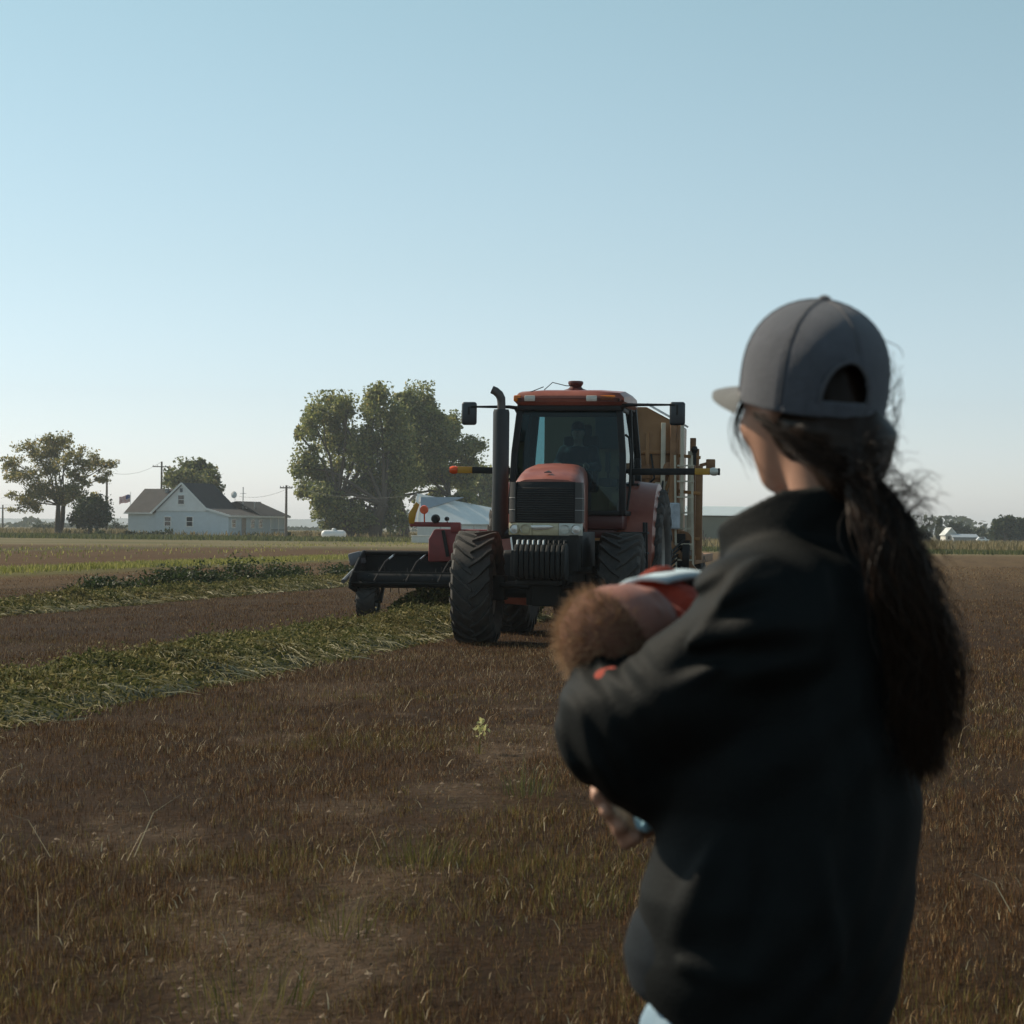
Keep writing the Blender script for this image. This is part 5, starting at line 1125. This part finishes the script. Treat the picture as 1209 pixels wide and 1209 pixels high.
# shirt hem peeping out at the front, jeans, boots
t2 = SDF((-.02, 2.4, .68), (.75, 3.1, 1.0), .006)
rows = []
for py, xl, xr in ((1215,750,1010),(1180,742,1020),(1120,731,1030),(1085,741,1040),(1050,762,1050)):
    z = Zp(py); cx = (P_(xl, py, DW)[0]+P_(xr, py, DW)[0])/2; hw = (P_(xr, py, DW)[0]-P_(xl, py, DW)[0])/2; a = hw/math.sqrt(math.cos(R(55))**2+(.82*math.sin(R(55)))**2); rows.append((z, cx, DW+.015, a*.98, a*.80, angr))
t2.stack(rows[1:], .02); t2.build('shirt', tee_m, WOM, W0, 2)
jn = SDF((-.05, 2.4, .06), (.75, 3.15, .92), .0075)
jn.stack([(z, *(tc[:2]-np.array([.022,0])+f_[:2]*.014), a, d, angr) for z, a, d in ((.74,.16,.138),(.82,.158,.135),(.90,.14,.11))], .03)
for h_ in (lhip, rhip):
    h2 = h_-np.array([.022, 0, 0]); jn.chain([h2+zz_*.78+f_*.015, h2+f_*.03+zz_*.47, h2-f_*.02+zz_*.10], [.092, .075, .062], .03)
jn.cap(P_(795, 1215, 2.77), P_(800, 1290, 2.78), .045, .06, .03)
jn.build('jeans', jean_m, WOM, W0, 2)
for h_ in (lhip, rhip):
    bt = SDF((h_[0]-.3, h_[1]-.3, -.01), (h_[0]+.3, h_[1]+.3, .24), .007); a_ = h_-np.array([.022,0,0])-f_*.02
    bt.chain([a_+zz_*.20, a_+zz_*.07], [.055, .052], .02); bt.chain([a_+zz_*.05-f_*.02, a_+f_*.10+zz_*.045, a_+f_*.18+zz_*.04], [.048, .048, .036], .02); bt.build('boot', clothmat('brown_leather', (.07,.04,.025), .6, 0), WOM, W0, 1)

# hair: a close cap of hair under the hat, a low ponytail of strands, and flyaways
A_ = np.append(hf*math.sin(R(-12))+zz_*math.cos(R(-12)), 0); A_[3] = ((np.array([P_(958, 481, 2.75)[0], 2.75, P_(958, 481, 2.75)[2]])-hc)*A_[:3]).sum()
hs = SDF((hc[0]-.16, hc[1]-.2, 1.36), (hc[0]+.2, hc[1]+.16, 1.72), .0045)
hs.ell(hc-hf*.004+zz_*.010, (.080, .097, .114), (hr, hf, zz_)); hs.ell(hc-hf*.06-zz_*.045, (.070, .055, .062), (hr, hf, zz_), .03); hs.ell(P_(1003, 562, 2.665), (.04, .036, .035), None, .03)
hs.ell(P_(1018, 520, 2.70), (.035, .05, .045), None, .03)
X = hs.ax[0][:,None,None]-hc[0]; Y = hs.ax[1][None,:,None]-hc[1]; Z = hs.ax[2][None,None,:]-hc[2]
q = X*hf[0]+Y*hf[1]
cut = (q-(.066+.66*np.clip(Z+.01, -.12, .03)))*.85         # hairline runs from the temple back to the nape
cut2 = (-.105-Z)+.0*X
side = np.maximum(q*.8+.0-(Z+.075)*.9, -9)
zcap = X*A_[0]+Y*A_[1]+Z*A_[2]-A_[3]; hs.F = np.maximum(hs.F, cut.astype(np.float32)) + (.017*np.clip((zcap+.012)/.02, 0, 1)).astype(np.float32); hs.F += (.0016*np.sin(160*(X*hr[0]+Y*hr[1])+30*Z+8*np.sin(25*q))).astype(np.float32)
HR = hs.build('hair', hair_d, WOM, W0, 1)
n = 2600; K = 16
tie = P_(1004, 560, 2.665); ctrl = np.array([tie, P_(1038, 592, 2.625), P_(1056, 650, 2.60), P_(1078, 722, 2.605), P_(1097, 785, 2.62), P_(1091, 850, 2.635), P_(1104, 905, 2.65)])
wdt = np.array([.017, .025, .027, .025, .021, .015, .007]); ts = np.linspace(0, 1, K); tk = np.linspace(0, 1, len(ctrl))
cen = np.stack([np.interp(ts, tk, ctrl[:,i]) for i in range(3)], 1); cen = np.concatenate([cen[:1], (cen[:-2]+2*cen[1:-1]+cen[2:])/4, cen[-1:]]); wd = np.interp(ts, tk, wdt)
a = rng.uniform(0, 2*math.pi, n); rad = np.sqrt(rng.random(n))*rng.uniform(.85, 1.12, n); ph = rng.uniform(0, 6.28, (n, 1)); fr_ = rng.uniform(1.5, 4, (n, 1)); am = rng.exponential(.008, (n, 1))
off = np.stack([np.cos(a)[:,None]*rad[:,None]*wd[None,:], np.sin(a)[:,None]*rad[:,None]*wd[None,:]*.55], -1)
ci_ = rng.integers(0, 26, n); clump = rng.normal(0, .009, (26, 2))[ci_]; clen = rng.uniform(.78, 1.03, 26)[ci_]
pts = np.zeros((n, K, 3)); wv = np.sin(ph+fr_*6.28*ts[None,:]*.8)*am*(ts[None,:]**.5)
pts[:,:,0] = cen[None,:,0]+off[:,:,0]+wv+clump[:,:1]*ts[None,:]*2; pts[:,:,1] = cen[None,:,1]-.01+off[:,:,1]+np.cos(ph*2+fr_*5*ts[None,:])*am*.5; pts[:,:,2] = cen[None,:,2]+rng.normal(0, .004, (n, 1))-ts[None,:]*rng.exponential(.008, (n, 1))
ln = np.clip(clen*rng.normal(.97, .06, n), .5, 1.05); pts2 = np.zeros_like(pts)
for i in range(n):
    s_ = ts*ln[i]
    for c in range(3): pts2[i,:,c] = np.interp(s_, ts, pts[i,:,c])
strands('ponytail', pts2, rng.uniform(.0007, .0015, n), hair_d, WOM, W0)
# strands combed over the head and wisps blowing loose
cur = []
def wisp(p0, p1, bend, curl, k=16, jit=.0): 
    p0 = np.array(p0); p1 = np.array(p1); t = np.linspace(0, 1, k)[:,None]; q = p0*(1-t)+p1*t+np.array(bend)*4*t*(1-t)
    ph_ = rng.uniform(0, 6.28); q = q+np.concatenate([np.sin(t*9+ph_)*curl*t, np.cos(t*7+ph_)*curl*.5*t, np.cos(t*10+ph_)*curl*t], 1); return q
for i in range(150):
    x0 = rng.uniform(1005, 1075); y0 = 545+(x0-1005)*1.0+rng.normal()*16; e = (x0+rng.uniform(10, 58), y0+rng.uniform(-34, 48)); cur.append(wisp(P_(x0, y0, 2.62), P_(e[0], e[1], 2.60+rng.normal()*.02), (.006, 0, rng.uniform(-.004, .022)), rng.uniform(.003, .010)))
for i in range(90):
    y0 = rng.uniform(620, 860); x0 = 1085+(y0-620)*.10; cur.append(wisp(P_(x0, y0, 2.62), P_(x0+rng.uniform(12, 52), y0+rng.uniform(20, 90), 2.62), (rng.uniform(0, .014), 0, 0), rng.uniform(.002, .007)))
for i in range(26): cur.append(wisp(P_(1045, rng.uniform(400, 530), 2.74), P_(1052+rng.uniform(0, 18), rng.uniform(420, 560), 2.74), (.006, 0, .004), .004))
lock = []
for i in range(26):   # loose lock before the ear
    lock.append(wisp(P_(879+rng.uniform(-5, 5), 474, 2.79), P_(886+rng.normal()*6, 540+rng.normal()*12, 2.80), (-.012+rng.normal()*.004, 0, 0), .003))
for i in range(220):  # nape and temple combed back towards the tie
    s0 = rng.random(); p0 = P_(888+s0*60, 488+s0*48+rng.normal()*4, 2.69-.03*s0); cur.append(wisp(p0, P_(1000+rng.normal()*8, 552+rng.normal()*10, 2.64), (0, -.03, -.006), .002))
strands('hair_lock', np.array(lock), rng.uniform(.0005, .0009, len(lock)), hair_d, WOM, W0)
strands('loose_hair', np.array(cur), rng.uniform(.00045, .0010, len(cur)), hair_d, WOM, W0)

# cap
hat_f = clothmat('heather_grey_twill', (.54, .465, .43), .85, .3, .18, 90, .3, 300); hat_b = clothmat('charcoal_mesh', (.092, .095, .112), .8, .25, .15, 40, .5, 420); hat_t = clothmat('cap_seam_tape', (.085, .084, .092), .8, .2); hat_u = clothmat('brim_grey', (.11, .11, .105), .85, .2)
CAP = thing('cap', None, None); CAP.parent = WOM
hf = unit((-math.sin(R(24)), math.cos(R(24)), 0)); hr = unit((math.cos(R(24)), math.sin(R(24)), 0)); TH0 = math.pi+R(9)
tilt = R(-12); A = np.stack([hr, hf*math.cos(tilt)-zz_*math.sin(tilt)*1.0, hf*math.sin(tilt)+zz_*math.cos(tilt)]); cb = np.array([P_(958, 481, 2.75)[0], 2.75, 0])+zz_*(P_(958, 481, 2.75)[2])
def cw(x, y, z): return tuple(cb+A[0]*x+A[1]*y+A[2]*z-W0)
Hc = .139
prof = [(0,1.0),(.10,1.008),(.25,1.012),(.40,1.0),(.55,.955),(.68,.87),(.79,.75),(.88,.59),(.945,.41),(.985,.21),(1.0,.02)]
pt = np.array(prof); na, nz_ = 144, 48
tz = np.linspace(0, 1, nz_); sm = tz; zz2 = np.sin(sm*math.pi/2)**1.15; rr = np.interp(zz2, pt[:,0], pt[:,1])
for _ in range(3): rr[1:-1] = (rr[:-2]+2*rr[1:-1]+rr[2:])/4
vs = []; 
for i in range(nz_):
    for k in range(na):
        th = 2*math.pi*k/na; seam = min(abs(((th/(math.pi/3)+.5) % 1)-.5)*math.pi/3, 1)
        g = 1-.012*math.exp(-(seam/.035)**2)+.006*math.exp(-((seam-.07)/.03)**2)+.006*math.sin(3*th+5*zz2[i])*zz2[i]
        x, y = .0905*rr[i]*g*math.sin(th), .1015*rr[i]*g*math.cos(th); vs.append(cw(x, y, zz2[i]*Hc-(.010 if y > 0 else 0)*0))
fs, fm = [], []
for i in range(nz_-1):
    for k in range(na):
        th = 2*math.pi*(k+.5)/na; back = (th-TH0); z = (zz2[i]+zz2[i+1])/2*Hc; s_ = back*.0975
        if z > .020 and (s_/.034)**2+((z-.020)/.052)**2 < 1: continue
        a_ = i*na+k; b_ = i*na+(k+1)%na; fs.append((a_, b_, b_+na, a_+na)); d_ = min(th, 2*math.pi-th); fm.append(0 if d_ < R(60) else 1)
me = bpy.data.meshes.new('crown'); me.from_pydata(vs, [], fs); me.update()
cr_ = finish(me, 'crown', [hat_f, hat_b], CAP, smooth=70, mi=fm); so = cr_.modifiers.new('thickness', 'SOLIDIFY'); so.thickness = .0022; so.offset = -1
mb = MB()
for k in range(6):
    th = k*math.pi/3; pts = []
    for i in range(3, nz_-1, 3):
        x, y = .0905*rr[i]*.995*math.sin(th), .1015*rr[i]*.995*math.cos(th)
        if k == 3 and zz2[i]*Hc < .073: continue
        pts.append(cw(x, y, zz2[i]*Hc))
    mb.tube(pts, .0022, 6)
pts = [cw(.0925*math.sin(TH0+s_/.0975), .1035*math.cos(TH0+s_/.0975), z) for s_, z in [(.0345*math.cos(a), .020+.0525*math.sin(a)) for a in np.linspace(0, math.pi, 20)]]; mb.tube(pts, .0026, 6)
mb.build('seam', hat_t, CAP)
mb = MB(); sec = []
for s_ in np.linspace(-.050, .050, 15):
    th = TH0+s_/.0975; o = 1.025; sec.append([Vector(cw(.0905*q*math.sin(th), .1015*q*math.cos(th), z)) for q, z in ((o, .003), (o, .018), (o-.02, .018), (o-.02, .003))])
mb.loft(sec); mb.build('strap', hat_b, CAP)
mb = MB(); bl = [Vector(cw(0, 0, Hc-.002)), Vector(cw(0, 0, Hc+.006))]; mb.tube([bl[0], bl[0].lerp(bl[1], .7), bl[1]], [.0085, .0075, .003], 12); mb.build('button', hat_t, CAP)
mb = MB(); na2, nr = 40, 8; top, bot = [], []
for k in range(na2+1):
    t = -1+2*k/na2; th = t*R(72); x0, y0 = .0915*math.sin(th), .1025*math.cos(th); ext = .088*(1-abs(t)**2.6)+.002
    for q in range(nr+1):
        e = q/nr; x, y = x0*(1+.10*e*(1-abs(t)*.5)), y0+ext*e; z = .006-.009*(abs(x)/.09)**2*(.4+.6*e)-.012*e**2; top.append(cw(x, y, z+.002)); bot.append(cw(x, y, z-.002))
n1 = nr+1; N = len(top); fs = []
for k in range(na2):
    for q in range(nr):
        a_ = k*n1+q; fs.append((a_, a_+n1, a_+n1+1, a_+1)); fs.append((N+a_, N+a_+1, N+a_+n1+1, N+a_+n1))
rim_ = [k*n1+nr for k in range(na2+1)]; fs += [(rim_[k], rim_[k+1], N+rim_[k+1], N+rim_[k]) for k in range(na2)]
mb.add(top+bot, fs); mb.build('brim', hat_u, CAP, smooth=60)

# ------------------------------------------------- baby
B1 = P_(730, 752, 2.80); bd = unit((.60, .78, .02)); bf = unit((.42, -.30, .86)); bf = unit(bf-bd*bf.dot(bd)); bs = np.cross(bd, bf)
BAB = thing('person', 'newborn baby with fuzzy brown hair lying in the crook of the woman\'s arm', 'baby', tuple(B1))
s = SDF((-.05, 2.62, 1.0), (.48, 3.25, 1.46), .0045)
s.ell(B1-bd*.008, (.068, .076, .069), (bs, bd, bf)); s.ell(B1+bd*.045+bf*.012, (.050, .046, .050), (bs, bd, bf), .03); s.ell(B1+bd*.03+bf*.062, (.009, .010, .009), (bs, bd, bf), .012)
for q in (-1, 1):
    s.ell(B1+bd*.032+bs*q*.028+bf*.038, (.020, .018, .016), (bs, bd, bf), .015); s.ell(B1+bd*.008+bs*q*.024+bf*.060, (.011, .007, .005), (bs, bd, bf), .005)
    s.ell(B1+bs*q*.066+bd*.020-bf*.008, (.008, .018, .013), (bs, bd, bf), .006)
s.ell(B1+bd*.052+bf*.056, (.013, .005, .006), (bs, bd, bf), .006)
bc = B1+bd*.20-zz_*.03
s.chain([B1+bd*.06, B1+bd*.12-zz_*.01, bc, B1+bd*.29-zz_*.02], [.034, .055, .068, .06], .03)
for q in (-1, 1):
    s.chain([B1+bd*.12+bs*q*.045, B1+bd*.18+bs*q*.07+bf*.005, B1+bd*.14+bs*q*.045+bf*.03], [.026, .021, .014], .02); s.ell(B1+bd*.125+bs*q*.04+bf*.035, (.014, .016, .013), (bs, bd, bf), .008)
    for i in range(4): hh = B1+bd*(.112-.0*i)+bs*(q*.04+(i-1.5)*.007)+bf*.040; s.cap(hh, hh-bd*.014-bf*.004, .0042, .0036, .003)
    s.chain([B1+bd*.30+bs*q*.035, B1+bd*.34+bs*q*.055+bf*.015, B1+bd*.40+bs*q*.03], [.034, .028, .02], .02); s.chain([B1+bd*.40+bs*q*.03, B1+bd*.415+bs*q*.03+bf*.03], [.018, .012], .01)
s.build('body', skin_b, BAB, B1, 1)
o_ = SDF((-.05, 2.66, 1.0), (.5, 3.25, 1.46), .005)
o_.chain([B1+bd*.10-zz_*.01, bc, B1+bd*.30-zz_*.02], [.064, .078, .07], .03)
for q in (-1, 1): o_.chain([B1+bd*.12+bs*q*.05, B1+bd*.19+bs*q*.075+bf*.005, B1+bd*.14+bs*q*.05+bf*.03, B1+bd*.115+bs*q*.04+bf*.036], [.034, .030, .026, .023], .02); o_.chain([B1+bd*.30+bs*q*.035, B1+bd*.34+bs*q*.055+bf*.015, B1+bd*.39+bs*q*.035+bf*.01], [.042, .036, .028], .02)
X = o_.ax[0][:,None,None]; Y = o_.ax[1][None,:,None]; Z = o_.ax[2][None,None,:]; o_.F += (.0055*np.sin(75*X+30*Z+4*np.sin(40*Y))+.0045*np.sin(60*Z-50*Y)).astype(np.float32)
orange = clothmat('orange_red_cotton', (.36, .048, .024), .85, .1, .25, 40, .4, 60)
o_.ell(P_(722, 804, 2.695), (.024, .030, .019), None, .01)
o_.ell(P_(806, 716, 2.90), (.033, .035, .026), None, .02)
o_.build('outfit', orange, BAB, B1, 1)
# fine backlit hair
n = 8000; d = rng.normal(size=(n, 3)); d /= np.linalg.norm(d, axis=1, keepdims=True)
lc = np.stack([d@bs, d@bd, d@bf], 1); k = (lc[:,1] < -.06+.40*rng.random(n)**2.5-.75*np.clip(lc[:,2]-.15, 0, 1)-.1*np.abs(lc[:,0])); d = d[k]; n = len(d); lc = lc[k]
root = B1-bd*.008+lc[:,0:1]*.068*bs+lc[:,1:2]*.076*bd+lc[:,2:3]*.069*bf
L = rng.uniform(.005, .015, n)[:,None]*(1+.5*np.clip(-lc[:,1:2], 0, 1)); gr_ = d*.9+rng.normal(size=(n, 3))*.22+np.array([-.12, -.05, .08]); gr_ /= np.linalg.norm(gr_, axis=1, keepdims=True); cu = rng.normal(size=(n, 3))*.30+np.array([0, 0, -.12])
t = np.linspace(0, 1, 6)[None,:,None]; pth = root[:,None,:]+gr_[:,None,:]*L[:,None,:]*t+cu[:,None,:]*L[:,None,:]*t**2*.6
strands('hair', pth, rng.uniform(.00025, .00045, n), hair_b, BAB, B1)
uc = SDF(B1-.11, B1+.11, .004); uc.ell(B1-bd*.010, (.0695, .0775, .0705), (bs, bd, bf))
X = uc.ax[0][:,None,None]-B1[0]; Y = uc.ax[1][None,:,None]-B1[1]; Z = uc.ax[2][None,None,:]-B1[2]; qd = X*bd[0]+Y*bd[1]+Z*bd[2]; qf = X*bf[0]+Y*bf[1]+Z*bf[2]; qs = X*bs[0]+Y*bs[1]+Z*bs[2]
uc.F = np.maximum(uc.F, (qd-(-.008-.75*np.clip(qf-.01, 0, .1)-.1*np.abs(qs))).astype(np.float32))
uc.F += (.0012*np.sin(210*qs+40*qf)*np.sin(170*qf)).astype(np.float32)
uc.build('hair', mat('baby_hair_base', (.17, .072, .042), .85, var=.25, scale=60, bump=.25, bscale=400), BAB, B1, 1)
# blanket
bl_m = clothmat('pale_blue_blanket', (.52, .66, .72), .9, .3, .12, 60)
BL = MB(); nu, nv = 26, 18; vs = []
for i in range(nu+1):
    for k in range(nv+1):
        u_ = i/nu; v_ = k/nv; ang = -4.2+v_*3.92; rr_ = .092+.004*math.sin(u_*9+v_*6)+.003*math.sin(v_*17)
        p = B1+bd*(.085+.33*u_-.03*math.sin(v_*3.1))-zz_*.012+bs*(rr_*math.sin(ang))+bf*(rr_*math.cos(ang)); vs.append(p)
vs = np.array(vs); fs = [(i*(nv+1)+k, i*(nv+1)+k+1, (i+1)*(nv+1)+k+1, (i+1)*(nv+1)+k) for i in range(nu) for k in range(nv)]
B2 = B1+bd*.2; me = bpy.data.meshes.new('baby_blanket'); me.from_pydata([tuple(p-B2) for p in vs], [], fs); me.update(); o = finish(me, 'baby_blanket', bl_m, None, smooth=80, loc=tuple(B2)); mo = o.modifiers.new('thickness', 'SOLIDIFY'); mo.thickness = .006
tag(o, 'pale blue blanket wrapped round the baby behind the woman\'s arm', 'blanket')
# pale blue cuff of the blanket hanging under the arm by the fingers
cfm = MB(); c0, c1 = P_(768, 946, 2.80), P_(752, 978, 2.795); ringp = []
cfm.tube([P_(783, 936, 2.79), P_(768, 953, 2.765), P_(763, 968, 2.76), P_(757, 980, 2.76)], [.024, .024, .019, .008], 12); cfm.tube([P_(778, 942, 2.76), P_(766, 962, 2.745), P_(760, 976, 2.745)], [.006, .007, .004], 8)
cfm.v = [tuple(np.array(p)-B1) for p in cfm.v]; cfm.build('sock', mat('pale_blue_knit', (.35,.60,.72), .85, bump=.3, bscale=300), BAB, smooth=60)

# ------------------------------------------------- driver in the cab
def tl(x, y, z):
    ca, sa = math.cos(TYAW), math.sin(TYAW); return np.array([.46+x*ca-y*sa, 25.85+x*sa+y*ca, z])
D0 = tl(0, 2.55, 2.0); DR = thing('person', 'driver in dark clothes and cap sitting at the wheel inside the tractor cab', 'driver', tuple(D0))
dx = SDF(D0-np.array([.45, 1.0, .55]), D0+np.array([.45, .5, .95]), .012); fwd_ = unit(tl(0,-1,0)-tl(0,0,0)); rgt = unit(tl(1,0,0)-tl(0,0,0)); hd_ = D0+zz_*.68+fwd_*.06
dx.ell(hd_, (.075, .095, .115), (rgt, fwd_, zz_)); dx.ell(hd_+fwd_*.10-zz_*.02, (.014, .02, .022), (rgt, fwd_, zz_), .02); dx.ell(hd_+fwd_*.06-zz_*.08, (.045, .04, .03), (rgt, fwd_, zz_), .03)
for q in (-1, 1): dx.ell(hd_+rgt*q*.075-zz_*.01, (.012, .02, .03), (rgt, fwd_, zz_), .01)
dx.chain([hd_-zz_*.08, D0+zz_*.48], [.055, .06], .03)
ang_ = math.atan2(rgt[1], rgt[0]); dx.stack([(D0[2]+z, *(D0[:2]+fwd_[:2]*o), a, d, ang_) for z, a, d, o in ((.06,.18,.13,-.02),(.25,.16,.12,0),(.42,.20,.12,.02),(.5,.12,.09,.03))], .04)
for q in (-1, 1):
    shp = D0+zz_*.44+rgt*q*.19; el_ = D0+zz_*.22+rgt*q*.27+fwd_*.16; hn = D0+zz_*.22+rgt*q*.17+fwd_*.50
    dx.chain([shp, el_, hn], [.06, .045, .035], .03); dx.chain([hn, hn+fwd_*.05+zz_*.02], [.04, .03], .02)
    for i in range(4): dx.cap(hn+fwd_*.05+zz_*(.03-.018*i), hn+fwd_*.09-rgt*q*.02+zz_*(.03-.018*i), .012, .010, .006)
    kn = D0+rgt*q*.14+fwd_*.42+zz_*.08; ft = D0+rgt*q*.14+fwd_*.52-zz_*.36; dx.chain([D0+rgt*q*.09+zz_*.08, kn, ft], [.09, .07, .05], .03); dx.chain([ft, ft+fwd_*.16-zz_*.02], [.045, .035], .02)
dx.build('body', skin_m, DR, D0, 1)
dj = SDF(D0-np.array([.45, 1.0, .5]), D0+np.array([.45, .5, .6]), .014)
dj.stack([(D0[2]+z, *(D0[:2]+fwd_[:2]*o), a+.02, d+.02, ang_) for z, a, d, o in ((.02,.18,.13,-.02),(.25,.17,.125,0),(.42,.20,.12,.02),(.50,.11,.085,.03))], .04)
for q in (-1, 1): dj.chain([D0+zz_*.44+rgt*q*.19, D0+zz_*.22+rgt*q*.27+fwd_*.16, D0+zz_*.22+rgt*q*.175+fwd_*.46], [.078, .062, .05], .03)
dj.build('shirt', clothmat('dark_navy_shirt', (.02, .024, .035), .85), DR, D0, 2)
dp = SDF(D0-np.array([.45, 1.0, .5]), D0+np.array([.45, .5, .3]), .016)
for q in (-1, 1): dp.chain([D0+rgt*q*.09+zz_*.07, D0+rgt*q*.14+fwd_*.42+zz_*.08, D0+rgt*q*.14+fwd_*.52-zz_*.33], [.108, .085, .066], .03)
dp.build('trousers', clothmat('dark_trousers', (.03, .035, .05), .85), DR, D0, 1)
mb = MB(); hh = hd_+zz_*.035-D0; pr = [(0,.088),(.04,.089),(.08,.078),(.11,.05),(.122,.001)]; mb.lathe(pr, tuple(hh), 'Z', 20)
mb.add([tuple(hh+rgt*x+fwd_*y+zz_*z) for x, y, z in ((-.07,.05,.0),(.07,.05,.0),(.06,.15,-.012),(-.06,.15,-.012),(-.07,.05,.008),(.07,.05,.008),(.06,.15,-.006),(-.06,.15,-.006))], [(0,1,2,3),(4,5,6,7),(2,3,7,6),(0,3,7,4),(1,2,6,5)]); mb.build('cap', clothmat('driver_cap', (.03,.03,.035), .9), DR, smooth=60)

# ================================================================= DUSTY AIR
def haze_box(name, label, lo, hi, dens, col, aniso):
    mb = MB(); mb.box([(a+b)/2 for a, b in zip(lo, hi)], [b-a for a, b in zip(lo, hi)])
    m = bpy.data.materials.new(name); m.use_nodes = True; n = m.node_tree.nodes; n.remove(n['Principled BSDF'])
    v = n.new('ShaderNodeVolumePrincipled'); v.inputs['Density'].default_value = dens; v.inputs['Color'].default_value = (*col, 1); v.inputs['Anisotropy'].default_value = aniso
    m.node_tree.links.new(v.outputs[0], n['Material Output'].inputs['Volume'])
    o = mb.build(name, m, None, smooth=0); return tag(o, label, 'haze', kind='stuff')
haze_box('haze', 'thin pale haze over the fields', (-2500, -320, -2), (2500, 3450, 26), .0003, (.86, .92, .97), .3)
